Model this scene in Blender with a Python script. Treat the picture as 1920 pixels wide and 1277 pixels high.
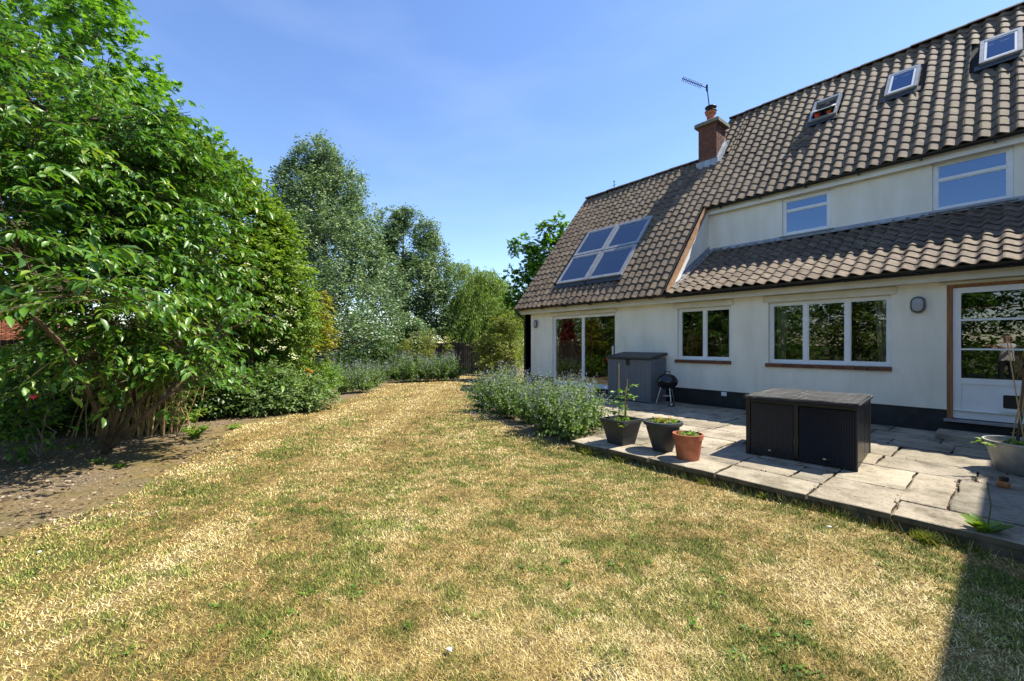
import bpy, bmesh, math, random
import numpy as np
from mathutils import Matrix, Vector
sc = bpy.context.scene
for o in list(bpy.data.objects): bpy.data.objects.remove(o)
C = sc.collection
R = math.radians
# ------------------------------------------------------------------ camera, sky, sun, exposure
F, U0, V0, CZ = 795.0, 960.0, 645.0, 1.45           # focal length, centre and horizon in photo pixels; eye height
TH = math.atan2(670, F); CC, SS = math.cos(TH), math.sin(TH)
cam = bpy.data.objects.new('camera', bpy.data.cameras.new('camera')); C.objects.link(cam); sc.camera = cam
cam.data.sensor_width = 36; cam.data.lens = 36*F/1920; cam.data.shift_y = (645-638.5)/1920
cam.data.clip_start = 0.05; cam.data.clip_end = 2000
cam.location = (0, 0, CZ); cam.rotation_euler = (R(90), 0, math.atan2(CC, SS))
SUN = Vector((.34, .57, 1.0)).normalized()
w = bpy.data.worlds.new('World'); sc.world = w; w.use_nodes = True
nt = w.node_tree; bg = nt.nodes['Background']
sky = nt.nodes.new('ShaderNodeTexSky'); sky.sky_type = 'NISHITA'; sky.sun_disc = False
sky.sun_elevation = math.asin(SUN.z); sky.sun_rotation = math.atan2(SUN.x, SUN.y)
sky.air_density = 1.0; sky.dust_density = 0.12; sky.ozone_density = 1.8
hsv = nt.nodes.new('ShaderNodeHueSaturation'); hsv.inputs['Saturation'].default_value = 1.12; hsv.inputs['Hue'].default_value = .508
nt.links.new(sky.outputs[0], hsv.inputs['Color'])
tcw = nt.nodes.new('ShaderNodeTexCoord'); mpw = nt.nodes.new('ShaderNodeMapping'); mpw.inputs['Scale'].default_value = (1.2, 3.0, 9); mpw.inputs['Rotation'].default_value = (0, R(14), R(35))
nzw = nt.nodes.new('ShaderNodeTexNoise'); nzw.inputs['Scale'].default_value = 1.1; nzw.inputs['Detail'].default_value = 7; rpw = nt.nodes.new('ShaderNodeMapRange')
rpw.inputs['From Min'].default_value = .45; rpw.inputs['From Max'].default_value = .8; rpw.inputs['To Max'].default_value = .07; mxw = nt.nodes.new('ShaderNodeMixRGB'); mxw.inputs[2].default_value = (5.2, 5.8, 6.4, 1)
nt.links.new(tcw.outputs['Generated'], mpw.inputs[0]); nt.links.new(mpw.outputs[0], nzw.inputs['Vector']); nt.links.new(nzw.outputs[0], rpw.inputs['Value']); nt.links.new(rpw.outputs[0], mxw.inputs[0]); nt.links.new(hsv.outputs[0], mxw.inputs[1]); nt.links.new(mxw.outputs[0], bg.inputs[0])
bg.inputs[1].default_value = 0.13
sl = bpy.data.lights.new('sun', 'SUN'); sl.energy = 5.0; sl.angle = R(0.53); sl.color = (1, .93, .80)
so = bpy.data.objects.new('sun', sl); C.objects.link(so); so.location = (8, 12, 25)
so.rotation_euler = SUN.to_track_quat('Z', 'Y').to_euler()
sc.view_settings.view_transform = 'Standard'; sc.view_settings.look = 'None'
sc.view_settings.exposure = 1.05; sc.view_settings.gamma = 1.0
sc.render.engine = 'CYCLES'
# ------------------------------------------------------------------ helpers
rng = np.random.default_rng(7); rnd = random.Random(5)
def ray(u, v):
    a = (u-U0)/F; return np.array((-CC+SS*a, SS+CC*a, (V0-v)/F))
def W(u, v, t): return np.array((0, 0, CZ)) + t*ray(u, v)             # point at distance t in depth
def G(u, v, z=0.0):                                                     # point on a level surface
    q = ray(u, v); return np.array((0, 0, CZ)) + q*((z-CZ)/q[2])
def PG(u, t, z=0.0): p = W(u, V0, t); p[2] = z; return p              # ground point by column and depth
def depth(p): return -CC*p[..., 0]+SS*p[..., 1]
def project(p):
    d = np.maximum(depth(p), .01); return U0+F*(SS*p[..., 0]+CC*p[..., 1])/d, V0-F*(p[..., 2]-CZ)/d
WL = {}
def empty(name, loc, label, cat, group=None, rz=0.0):
    o = bpy.data.objects.new(name, None); C.objects.link(o); o.location = loc; o.rotation_euler = (0, 0, rz)
    o.empty_display_size = .1; return tag(o, label, cat, group)
def tag(o, label, cat, group=None):
    o['label'] = label; o['category'] = cat
    if group: o['group'] = group
    return o
def link(name, me, mat, parent=None, world=False):
    o = bpy.data.objects.new(name, me); C.objects.link(o)
    if mat and not me.materials: me.materials.append(mat)
    if parent:
        o.parent = parent
        if world and parent.type == 'EMPTY': o.matrix_parent_inverse = Matrix.Translation(-Vector(parent.location))
    return o
def npmesh(name, V, Fc, attrs=None, smooth=False):
    V = np.asarray(V, dtype=np.float32).reshape(-1, 3); Fc = np.asarray(Fc, dtype=np.int32)
    me = bpy.data.meshes.new(name); n, k = Fc.shape
    me.vertices.add(len(V)); me.vertices.foreach_set('co', V.ravel())
    me.loops.add(n*k); me.loops.foreach_set('vertex_index', Fc.ravel())
    me.polygons.add(n); me.polygons.foreach_set('loop_start', np.arange(0, n*k, k, dtype=np.int32))
    if smooth: me.polygons.foreach_set('use_smooth', np.ones(n, bool))
    for a, val in (attrs or {}).items():
        at = me.attributes.new(a, 'FLOAT', 'POINT'); at.data.foreach_set('value', np.asarray(val, np.float32).ravel())
    me.update(calc_edges=True); return me
class MB:                                                               # list based mesh builder
    def __init__(s): s.v = []; s.f = []
    def add(s, v, f):
        b = len(s.v); s.v += [tuple(map(float, p)) for p in v]; s.f += [tuple(i+b for i in q) for q in f]; return s
    def box(s, x0, x1, y0, y1, z0, z1, M=None):
        v = [(x, y, z) for z in (z0, z1) for y in (y0, y1) for x in (x0, x1)]
        if M: v = [M @ Vector(p) for p in v]
        return s.add(v, [(0, 2, 3, 1), (4, 5, 7, 6), (0, 1, 5, 4), (2, 6, 7, 3), (0, 4, 6, 2), (1, 3, 7, 5)])
    def cbox(s, x0, x1, y0, y1, z0, z1, b=.01, M=None):                 # box with chamfered upright and top edges
        def ring(i, z): return [(x0+i+b, y0+i, z), (x1-i-b, y0+i, z), (x1-i, y0+i+b, z), (x1-i, y1-i-b, z), (x1-i-b, y1-i, z), (x0+i+b, y1-i, z), (x0+i, y1-i-b, z), (x0+i, y0+i+b, z)]
        v = ring(0, z0)+ring(0, z1-b)+ring(b, z1)
        if M: v = [M @ Vector(p) for p in v]
        f = [tuple(range(7, -1, -1)), tuple(range(16, 24))]
        for k in (0, 8): f += [(k+i, k+(i+1) % 8, k+8+(i+1) % 8, k+8+i) for i in range(8)]
        return s.add(v, f)
    def tube(s, pts, rad, n=6, caps=True):
        pts = [Vector(p) for p in pts]; m = len(pts)
        if not hasattr(rad, '__len__'): rad = [rad]*m
        v = []; up = None
        for i, p in enumerate(pts):
            d = (pts[min(i+1, m-1)]-pts[max(i-1, 0)]).normalized()
            a = d.orthogonal().normalized() if up is None else (up-d*up.dot(d)).normalized()
            up = a; b = d.cross(a)
            v += [p+(a*math.cos(2*math.pi*k/n)+b*math.sin(2*math.pi*k/n))*rad[i] for k in range(n)]
        f = [(i*n+k, i*n+(k+1) % n, (i+1)*n+(k+1) % n, (i+1)*n+k) for i in range(m-1) for k in range(n)]
        if caps: f += [tuple(range(n-1, -1, -1)), tuple((m-1)*n+k for k in range(n))]
        return s.add(v, f)
    def lathe(s, prof, n=24, c=(0, 0, 0), M=None):
        v = [(c[0]+r*math.cos(2*math.pi*k/n), c[1]+r*math.sin(2*math.pi*k/n), c[2]+z) for r, z in prof for k in range(n)]
        if M: v = [M @ Vector(p) for p in v]
        m = len(prof)
        f = [(i*n+k, i*n+(k+1) % n, (i+1)*n+(k+1) % n, (i+1)*n+k) for i in range(m-1) for k in range(n)]
        return s.add(v, f)
    def prism(s, poly, off):                                            # polygon (3d points) swept along a vector
        n = len(poly); v = [Vector(p) for p in poly]+[Vector(p)+Vector(off) for p in poly]
        return s.add(v, [tuple(range(n-1, -1, -1)), tuple(range(n, 2*n))]+[(i, (i+1) % n, n+(i+1) % n, n+i) for i in range(n)])
    def mesh(s, name, smooth=False):
        me = bpy.data.meshes.new(name); me.from_pydata(s.v, [], s.f)
        if len(s.f) > 1:
            bm = bmesh.new(); bm.from_mesh(me); bmesh.ops.recalc_face_normals(bm, faces=bm.faces); bm.to_mesh(me); bm.free()
        if smooth:
            me.polygons.foreach_set('use_smooth', np.ones(len(me.polygons), bool)); me.set_sharp_from_angle(angle=R(40))
        return me
    def build(s, name, mat, parent=None, world=False, smooth=False): return link(name, s.mesh(name, smooth), mat, parent, world)
def hash2(ix, iy, s):
    h = np.sin(ix*127.1+iy*311.7+s*74.7)*43758.5453; return h-np.floor(h)
def vn(x, y, s=0):                                                      # smooth value noise 0..1
    ix, iy = np.floor(x), np.floor(y); fx, fy = x-ix, y-iy; fx = fx*fx*(3-2*fx); fy = fy*fy*(3-2*fy)
    return (hash2(ix, iy, s)*(1-fx)+hash2(ix+1, iy, s)*fx)*(1-fy)+(hash2(ix, iy+1, s)*(1-fx)+hash2(ix+1, iy+1, s)*fx)*fy
def inside(x, y, poly):
    r = np.zeros(x.shape, bool); n = len(poly)
    for i in range(n):
        (x1, y1), (x2, y2) = poly[i], poly[(i+1) % n]
        if y1 == y2: continue
        r ^= ((y1 > y) != (y2 > y)) & (x < (x2-x1)*(y-y1)/(y2-y1)+x1)
    return r
def pdist(x, y, line):
    d = np.full(x.shape, 1e9)
    for (x1, y1), (x2, y2) in zip(line[:-1], line[1:]):
        dx, dy = x2-x1, y2-y1; t = np.clip(((x-x1)*dx+(y-y1)*dy)/(dx*dx+dy*dy), 0, 1)
        d = np.minimum(d, np.hypot(x-x1-t*dx, y-y1-t*dy))
    return d
# ------------------------------------------------------------------ materials
def nodes(name):
    m = bpy.data.materials.new(name); m.use_nodes = True; t = m.node_tree; return m, t, t.nodes['Principled BSDF']
def N(t, typ, **kw):
    n = t.nodes.new(typ)
    for k, v in kw.items():
        if k in n.inputs: n.inputs[k].default_value = v
        else: setattr(n, k, v)
    return n
def ramp(t, stops):
    r = t.nodes.new('ShaderNodeValToRGB'); e = r.color_ramp.elements
    while len(e) < len(stops): e.new(.5)
    for q, (p, c) in zip(e, stops): q.position = p; q.color = (*c, 1)
    return r
def noise(t, scale, detail=6, rough=.6, stretch=None, co='Object'):
    tc = N(t, 'ShaderNodeTexCoord'); n = N(t, 'ShaderNodeTexNoise'); n.inputs['Scale'].default_value = scale
    n.inputs['Detail'].default_value = detail; n.inputs['Roughness'].default_value = rough
    if stretch:
        mp = N(t, 'ShaderNodeMapping'); mp.inputs['Scale'].default_value = stretch
        t.links.new(tc.outputs[co], mp.inputs[0]); t.links.new(mp.outputs[0], n.inputs['Vector'])
    else: t.links.new(tc.outputs[co], n.inputs['Vector'])
    return n
def bump(t, b, src, strength, dist):
    n = N(t, 'ShaderNodeBump'); n.inputs['Strength'].default_value = strength; n.inputs['Distance'].default_value = dist
    t.links.new(src, n.inputs['Height']); t.links.new(n.outputs[0], b.inputs['Normal'])
def mat(name, c1, c2=None, scale=8, rough=.6, bs=0, bd=.005, bscale=None, metal=0, spec=.4, stretch=None, lo=.35, hi=.65, obrand=0, cspread=None):
    m, t, b = nodes(name); b.inputs['Roughness'].default_value = rough; b.inputs['Metallic'].default_value = metal
    b.inputs['Specular IOR Level'].default_value = spec
    if c2 is None: b.inputs['Base Color'].default_value = (*c1, 1)
    else:
        n = noise(t, scale, stretch=stretch); r = ramp(t, [(lo, c1), (hi, c2)]+([(hi+.12, cspread)] if cspread else []))
        src = n.outputs[0]
        if obrand:
            oi = N(t, 'ShaderNodeObjectInfo'); ma = N(t, 'ShaderNodeMath', operation='MULTIPLY_ADD')
            t.links.new(oi.outputs['Random'], ma.inputs[0]); ma.inputs[1].default_value = obrand; 
            sb = N(t, 'ShaderNodeMath', operation='SUBTRACT'); t.links.new(n.outputs[0], sb.inputs[0]); sb.inputs[1].default_value = obrand/2
            t.links.new(sb.outputs[0], ma.inputs[2]); src = ma.outputs[0]
        t.links.new(src, r.inputs[0]); t.links.new(r.outputs[0], b.inputs['Base Color'])
    if bs: bump(t, b, noise(t, bscale or scale*6, stretch=stretch).outputs[0], bs, bd)
    return m
def leafmat(name, stops, trans=.35, rough=.45, nscale=.9, namt=.5, spec=.35, tcol=None):
    m, t, b = nodes(name); b.inputs['Roughness'].default_value = rough; b.inputs['Specular IOR Level'].default_value = spec
    at = N(t, 'ShaderNodeAttribute'); at.attribute_name = 'rnd'; n = noise(t, nscale, 2)
    a = N(t, 'ShaderNodeMath', operation='MULTIPLY_ADD'); t.links.new(n.outputs[0], a.inputs[0]); a.inputs[1].default_value = namt; t.links.new(at.outputs['Fac'], a.inputs[2])
    sb = N(t, 'ShaderNodeMath', operation='SUBTRACT'); t.links.new(a.outputs[0], sb.inputs[0]); sb.inputs[1].default_value = namt/2
    r = ramp(t, stops); t.links.new(sb.outputs[0], r.inputs[0]); t.links.new(r.outputs[0], b.inputs['Base Color'])
    tr = N(t, 'ShaderNodeBsdfTranslucent'); mx = N(t, 'ShaderNodeMixShader'); mx.inputs[0].default_value = trans
    hs = N(t, 'ShaderNodeMixRGB', blend_type='MULTIPLY'); hs.inputs[0].default_value = 1; hs.inputs[2].default_value = (*(tcol or (1.5, 1.6, .5)), 1)
    t.links.new(r.outputs[0], hs.inputs[1]); t.links.new(hs.outputs[0], tr.inputs[0])
    t.links.new(b.outputs[0], mx.inputs[1]); t.links.new(tr.outputs[0], mx.inputs[2]); t.links.new(mx.outputs[0], t.nodes['Material Output'].inputs[0])
    return m
M = {}
M['wall'] = mat('painted_render', (.70, .655, .55), (.80, .755, .645), 1.3, .85, .4, .004, 160, stretch=(2.4, 2.4, .6), lo=.24, hi=.5, cspread=(.84, .80, .70))
M['plinth'] = mat('black_bitumen_paint', (.012, .012, .014), (.03, .03, .03), 5, .6, .3, .004, 60)
M['white'] = mat('white_upvc', (.72, .73, .74), (.80, .80, .80), 3, .35, spec=.5)
M['cream'] = mat('cream_fascia_paint', (.60, .55, .44), (.70, .66, .56), 3, .55)
M['fwhite'] = mat('white_fascia_paint', (.70, .69, .66), (.80, .79, .77), 2, .5)
M['black'] = mat('black_plastic', (.008, .008, .009), (.014, .014, .015), 14, .42)
M['sill'] = mat('quarry_tile', (.10, .035, .022), (.17, .06, .035), 9, .45, .2, .003, obrand=.3)
M['lead'] = mat('lead_flashing', (.22, .24, .27), (.34, .36, .40), 5, .45, .3, .004, metal=.35)
M['timber'] = mat('orange_treated_timber', (.20, .075, .022), (.34, .15, .055), 4, .65, .2, .002, 30, stretch=(14, 14, 1))
M['verge'] = mat('weathered_verge_board', (.26, .13, .06), (.42, .26, .14), 9, .8, .4, .006)
M['slab'] = mat('sandstone_flag', (.13, .115, .088), (.38, .343, .275), 6, .88, .7, .012, 26, lo=.26, hi=.6, obrand=.22)
def slabmat():
    m, t, b = nodes('weathered_sandstone_flag'); b.inputs['Roughness'].default_value = .88; b.inputs['Specular IOR Level'].default_value = .25
    ge = N(t, 'ShaderNodeNewGeometry'); oi = N(t, 'ShaderNodeObjectInfo')
    def nz(sc_, dt, rg): 
        n = N(t, 'ShaderNodeTexNoise'); n.inputs['Scale'].default_value = sc_; n.inputs['Detail'].default_value = dt; n.inputs['Roughness'].default_value = rg; t.links.new(ge.outputs['Position'], n.inputs['Vector']); return n
    base = ramp(t, [(0, (.27, .245, .20)), (.5, (.36, .315, .25)), (1, (.42, .375, .30))]); t.links.new(oi.outputs['Random'], base.inputs[0])
    n1, n2, n3 = nz(3.1, 9, .7), nz(26, 6, .8), nz(1.1, 5, .6)
    r1 = ramp(t, [(.33, (.42, .40, .37)), (.5, (.9, .88, .85)), (.7, (1.15, 1.15, 1.12))]); t.links.new(n1.outputs[0], r1.inputs[0])
    r2 = ramp(t, [(.34, (.35, .33, .30)), (.46, (1, 1, 1))]); t.links.new(n2.outputs[0], r2.inputs[0])
    r3 = ramp(t, [(.35, (.75, .76, .70)), (.65, (1.06, 1.05, 1.04))]); t.links.new(n3.outputs[0], r3.inputs[0]); out = base.outputs[0]
    for q in (r1, r2, r3):
        mu = N(t, 'ShaderNodeMixRGB', blend_type='MULTIPLY'); mu.inputs[0].default_value = 1; t.links.new(out, mu.inputs[1]); t.links.new(q.outputs[0], mu.inputs[2]); out = mu.outputs[0]
    t.links.new(out, b.inputs['Base Color']); ad = N(t, 'ShaderNodeMath', operation='ADD'); t.links.new(n1.outputs[0], ad.inputs[0]); t.links.new(n2.outputs[0], ad.inputs[1]); bump(t, b, ad.outputs[0], .7, .012); return m
M['slab'] = slabmat()
M['joint'] = mat('sandy_joint', (.10, .075, .045), (.22, .17, .10), 14, .95, .5, .01)
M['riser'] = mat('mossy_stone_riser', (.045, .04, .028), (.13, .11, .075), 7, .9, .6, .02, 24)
M['brick'] = mat('red_brick', (.20, .065, .035), (.36, .13, .07), 12, .85, .4, .004, 70, obrand=.4)
M['brickdark'] = mat('dark_red_brick', (.07, .028, .02), (.17, .06, .036), 9, .85, .4, .004, 70)
M['mortar'] = mat('mortar', (.14, .12, .10), (.22, .19, .16), 20, .95)
M['terra'] = mat('terracotta', (.30, .085, .04), (.44, .15, .075), 10, .75, .2, .003, 50)
M['bark'] = mat('brown_bark', (.055, .038, .024), (.13, .09, .055), 9, .9, .8, .012, 34, stretch=(1, 1, .3))
M['palebark'] = mat('pale_bark', (.16, .14, .11), (.30, .27, .22), 8, .9, .6, .008, 30)
M['cane'] = mat('bamboo_cane', (.26, .17, .07), (.46, .33, .16), 14, .6, stretch=(1, 1, .2))
M['fence'] = mat('dark_stained_fence', (.020, .015, .012), (.055, .042, .034), 3, .8, .4, .004, 30, stretch=(10, 10, .6), obrand=.4)
M['zinc'] = mat('galvanised_zinc', (.26, .27, .27), (.42, .43, .42), 6, .5, .2, .003, metal=.6)
M['grey'] = mat('grey_resin', (.135, .145, .165), (.16, .17, .19), 30, .55, .15, .002, 200)
M['dgrey'] = mat('charcoal_resin', (.028, .03, .034), (.042, .044, .048), 30, .5, .15, .002, 200)
M['enamel'] = mat('black_enamel', (.008, .008, .009), None, rough=.16, spec=.6)
M['chrome'] = mat('aluminium', (.55, .55, .55), None, rough=.35, metal=1)
M['soil'] = mat('potting_soil', (.03, .02, .013), (.08, .055, .035), 30, .95, .8, .02, 60)
M['opal'] = mat('opal_lamp_glass', (.30, .31, .33), (.36, .37, .39), 12, .3)
M['lampgrey'] = mat('grey_cast_lamp', (.22, .22, .22), (.30, .30, .30), 20, .5)
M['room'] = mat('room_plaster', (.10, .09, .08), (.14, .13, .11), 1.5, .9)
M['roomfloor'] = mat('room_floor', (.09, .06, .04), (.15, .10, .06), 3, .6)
M['curtain'] = mat('pale_curtain', (.55, .53, .48), (.68, .66, .6), 4, .9)
M['ceramic'] = mat('white_glaze', (.75, .75, .76), None, rough=.2)
M['tag'] = mat('pale_yellow_tag', (.40, .38, .16), (.6, .58, .4), 90, .5)
M['underlay'] = mat('roof_underlay', (.02, .018, .016), None, rough=.9)
M['blue'] = mat('dark_blue_backing', (.03, .045, .085), (.05, .07, .12), 2, .8)  # skylight backing; blue of the reflected sky put into its dark colour
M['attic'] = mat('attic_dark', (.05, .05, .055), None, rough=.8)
M['capstone'] = mat('weathered_cap', (.12, .11, .085), (.22, .21, .165), 8, .9, .4, .006)
M['orange'] = mat('reflected_orange', (.7, .13, .02), None, rough=.5)
M['stone'] = mat('pale_stone', (.35, .32, .27), (.55, .52, .46), 20, .9)
# roof tiles: per tile tone from the attribute (joined) or the object (single), lichen and moss
def tilemat():
    m, t, b = nodes('weathered_pantile'); b.inputs['Roughness'].default_value = .8; b.inputs['Specular IOR Level'].default_value = .25
    at = N(t, 'ShaderNodeAttribute'); at.attribute_name = 'rnd'; oi = N(t, 'ShaderNodeObjectInfo')
    ad = N(t, 'ShaderNodeMath', operation='ADD'); t.links.new(at.outputs['Fac'], ad.inputs[0]); t.links.new(oi.outputs['Random'], ad.inputs[1])
    fr = N(t, 'ShaderNodeMath', operation='FRACT'); t.links.new(ad.outputs[0], fr.inputs[0])
    ge = N(t, 'ShaderNodeNewGeometry'); n1 = N(t, 'ShaderNodeTexNoise'); n1.inputs['Scale'].default_value = 9; n1.inputs['Detail'].default_value = 6; t.links.new(ge.outputs['Position'], n1.inputs['Vector'])
    r = ramp(t, [(0, (.118, .09, .066)), (.5, (.142, .110, .082)), (1, (.172, .136, .102))]); t.links.new(fr.outputs[0], r.inputs[0])
    r2 = ramp(t, [(.35, (.62, .6, .58)), (.7, (1.25, 1.22, 1.15))]); t.links.new(n1.outputs[0], r2.inputs[0])
    mu = N(t, 'ShaderNodeMixRGB', blend_type='MULTIPLY'); mu.inputs[0].default_value = 1; t.links.new(r.outputs[0], mu.inputs[1]); t.links.new(r2.outputs[0], mu.inputs[2])
    n2 = N(t, 'ShaderNodeTexNoise'); n2.inputs['Scale'].default_value = 1.3; n2.inputs['Detail'].default_value = 8; n2.inputs['Roughness'].default_value = .75; t.links.new(ge.outputs['Position'], n2.inputs['Vector'])
    r3 = ramp(t, [(.57, (0, 0, 0)), (.70, (.75, .75, .75))]); t.links.new(n2.outputs[0], r3.inputs[0])
    mx = N(t, 'ShaderNodeMixRGB'); t.links.new(r3.outputs[0], mx.inputs[0]); t.links.new(mu.outputs[0], mx.inputs[1]); mx.inputs[2].default_value = (.20, .175, .085, 1)
    t.links.new(mx.outputs[0], b.inputs['Base Color']); bump(t, b, n1.outputs[0], .4, .006); return m
M['tile'] = tilemat()
M['ridge'] = mat('dark_ridge_tile', (.03, .026, .024), (.07, .06, .052), 6, .8, .4, .005, obrand=.3)
def glass(ior, tint, gc=(1, 1, 1)):
    m = bpy.data.materials.new('window_glass'); m.use_nodes = True; t = m.node_tree; t.nodes.remove(t.nodes['Principled BSDF'])
    fr = N(t, 'ShaderNodeFresnel', IOR=ior); tr = N(t, 'ShaderNodeBsdfTransparent'); tr.inputs[0].default_value = (*tint, 1)
    gl = N(t, 'ShaderNodeBsdfGlossy'); gl.inputs['Roughness'].default_value = .0; gl.inputs[0].default_value = (*gc, 1)
    n = noise(t, 1.1, 1); bp = N(t, 'ShaderNodeBump'); bp.inputs['Strength'].default_value = .025; bp.inputs['Distance'].default_value = .02
    t.links.new(n.outputs[0], bp.inputs['Height']); t.links.new(bp.outputs[0], gl.inputs['Normal'])
    mx = N(t, 'ShaderNodeMixShader'); t.links.new(fr.outputs[0], mx.inputs[0]); t.links.new(tr.outputs[0], mx.inputs[1]); t.links.new(gl.outputs[0], mx.inputs[2])
    t.links.new(mx.outputs[0], t.nodes['Material Output'].inputs[0]); return m
M['glass'] = glass(2.0, (.72, .76, .76)); M['coatglass'] = glass(2.8, (.35, .42, .6), (.55, .74, 1)); M['skyglass'] = glass(2.5, (.6, .65, .75), (.80, .90, 1))
def rattan():
    m, t, b = nodes('black_rattan_weave'); b.inputs['Roughness'].default_value = .2; b.inputs['Specular IOR Level'].default_value = .4
    b.inputs['Base Color'].default_value = (.012, .012, .014, 1); tc = N(t, 'ShaderNodeTexCoord'); hs = []
    for i, (dr, sc_) in enumerate((('X', 14), ('Y', 14), ('Z', 26))):
        wv = N(t, 'ShaderNodeTexWave'); wv.bands_direction = dr; wv.inputs['Scale'].default_value = sc_; t.links.new(tc.outputs['Object'], wv.inputs['Vector']); hs.append(wv)
    a = N(t, 'ShaderNodeMath', operation='ADD'); t.links.new(hs[0].outputs['Fac'], a.inputs[0]); t.links.new(hs[1].outputs['Fac'], a.inputs[1])
    c = N(t, 'ShaderNodeMath', operation='MULTIPLY'); t.links.new(a.outputs[0], c.inputs[0]); t.links.new(hs[2].outputs['Fac'], c.inputs[1])
    d = N(t, 'ShaderNodeMath', operation='ADD'); t.links.new(a.outputs[0], d.inputs[0]); t.links.new(c.outputs[0], d.inputs[1])
    bump(t, b, d.outputs[0], .8, .006)
    n = noise(t, 7, 8, .75); r = ramp(t, [(.6, (.006, .006, .008)), (.85, (.03, .03, .034))]); t.links.new(n.outputs[0], r.inputs[0]); t.links.new(r.outputs[0], b.inputs['Base Color']); return m
M['rattan'] = rattan()
def groundmat(name, blades=False):
    m, t, b = nodes(name); b.inputs['Roughness'].default_value = .9; b.inputs['Specular IOR Level'].default_value = .15
    def att(k):
        a = N(t, 'ShaderNodeAttribute'); a.attribute_name = k; return a.outputs['Fac']
    if blades:
        st = ramp(t, [(0, (.09, .055, .014)), (.3, (.36, .25, .07)), (.7, (.62, .48, .18)), (1, (.78, .67, .37))]); t.links.new(att('rnd'), st.inputs[0])
        gr = ramp(t, [(0, (.045, .085, .010)), (.5, (.13, .19, .025)), (1, (.34, .36, .08))]); t.links.new(att('rnd'), gr.inputs[0])
    else:
        n = noise(t, 22, 10, .75); st = ramp(t, [(.3, (.055, .035, .013)), (.5, (.17, .12, .045)), (.7, (.36, .27, .12))]); t.links.new(n.outputs[0], st.inputs[0])
        gr = ramp(t, [(.3, (.03, .045, .010)), (.7, (.10, .12, .03))]); t.links.new(n.outputs[0], gr.inputs[0])
        bump(t, b, n.outputs[0], .7, .03)
    mx = N(t, 'ShaderNodeMixRGB'); t.links.new(att('grn'), mx.inputs[0]); t.links.new(st.outputs[0], mx.inputs[1]); t.links.new(gr.outputs[0], mx.inputs[2]); out = mx.outputs[0]
    if not blades:
        n2 = noise(t, 30, 10, .8); so_ = ramp(t, [(.32, (.05, .038, .026)), (.5, (.155, .118, .082)), (.66, (.34, .28, .20))]); t.links.new(n2.outputs[0], so_.inputs[0])
        m2 = N(t, 'ShaderNodeMixRGB'); t.links.new(att('soil'), m2.inputs[0]); t.links.new(out, m2.inputs[1]); t.links.new(so_.outputs[0], m2.inputs[2]); out = m2.outputs[0]
    t.links.new(out, b.inputs['Base Color']); return m
M['lawn'] = groundmat('dry_lawn_ground'); M['blade'] = groundmat('dry_grass_blades', True)
M['field'] = mat('rough_grass_field', (.07, .085, .03), (.16, .15, .06), .6, .95)
G_CH = [(0, (.03, .085, .013)), (.45, (.075, .18, .024)), (.85, (.12, .25, .032)), (1, (.24, .32, .05))]
M['cherry'] = leafmat('cherry_leaf', G_CH, .33, .38, .8, .4, .45)
M['maple'] = leafmat('maple_leaf', [(0, (0.045, 0.113, 0.017)), (.5, (0.098, 0.224, 0.029)), (1, (0.209, 0.359, 0.046))], .42, .5, .7, .5)
M['elder'] = leafmat('elder_leaf', [(0, (.055, .115, .015)), (.5, (.13, .22, .03)), (1, (.26, .34, .06))], .36, .5, 1.2, .5)
M['gold'] = leafmat('golden_leaf', [(0, (.13, .13, .012)), (.5, (.27, .26, .022)), (1, (.42, .40, .04))], .36, .5, 1.5, .4, tcol=(1.2, 1.2, .5))
M['poplar'] = leafmat('silver_poplar_leaf', [(0, (0.055, 0.108, 0.047)), (.5, (0.121, 0.196, 0.087)), (.8, (0.216, 0.293, 0.160)), (1, (0.509, 0.567, 0.415))], .28, .45, .45, .45, tcol=(1.3, 1.4, .7))
M['willow'] = leafmat('weeping_leaf', [(0, (0.077, 0.137, 0.022)), (.5, (0.169, 0.258, 0.042)), (1, (0.308, 0.402, 0.070))], .4, .5, .8, .5)
M['bronze'] = leafmat('bronze_leaf', [(0, (0.066, 0.103, 0.017)), (.5, (0.144, 0.177, 0.035)), (1, (0.298, 0.287, 0.059))], .35, .5, 1.2, .5)
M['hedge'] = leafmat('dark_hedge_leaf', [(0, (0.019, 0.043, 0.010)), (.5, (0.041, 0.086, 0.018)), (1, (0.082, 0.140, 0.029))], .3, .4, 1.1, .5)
M['catmint'] = leafmat('catmint_leaf', [(0, (0.059, 0.110, 0.036)), (.5, (0.132, 0.207, 0.066)), (1, (0.251, 0.345, 0.108))], .3, .6, 2.5, .4)
M['catflower'] = leafmat('catmint_flower', [(0, (.16, .17, .26)), (.6, (.27, .27, .37)), (1, (.44, .44, .52))], .3, .7, 3, .3, tcol=(1, 1, 1))
M['fresh'] = leafmat('fresh_green_leaf', [(0, (.06, .13, .015)), (.5, (.13, .24, .03)), (1, (.26, .36, .06))], .4, .5, 3, .4)
M['bamboo'] = leafmat('bamboo_leaf', [(0, (.07, .085, .02)), (.5, (.13, .15, .035)), (1, (.26, .24, .08))], .3, .5, 2, .4)
M['redleaf'] = leafmat('red_acer_leaf', [(0, (.12, .015, .012)), (1, (.30, .04, .03))], .4, .5, 2, .3, tcol=(1.5, .6, .5))
M['elderflower'] = mat('cream_flower', (.46, .50, .22), (.66, .66, .40), 30, .8)
M['red'] = mat('red_petal', (.62, .035, .02), (.75, .09, .04), 30, .6)
M['pink'] = mat('pink_petal', (.70, .03, .10), (.80, .10, .18), 30, .6)
M['litter'] = leafmat('dry_litter', [(0, (.12, .07, .035)), (.5, (.26, .18, .10)), (1, (.48, .40, .29))], .1, .8, 3, .3, tcol=(1, 1, 1))
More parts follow.
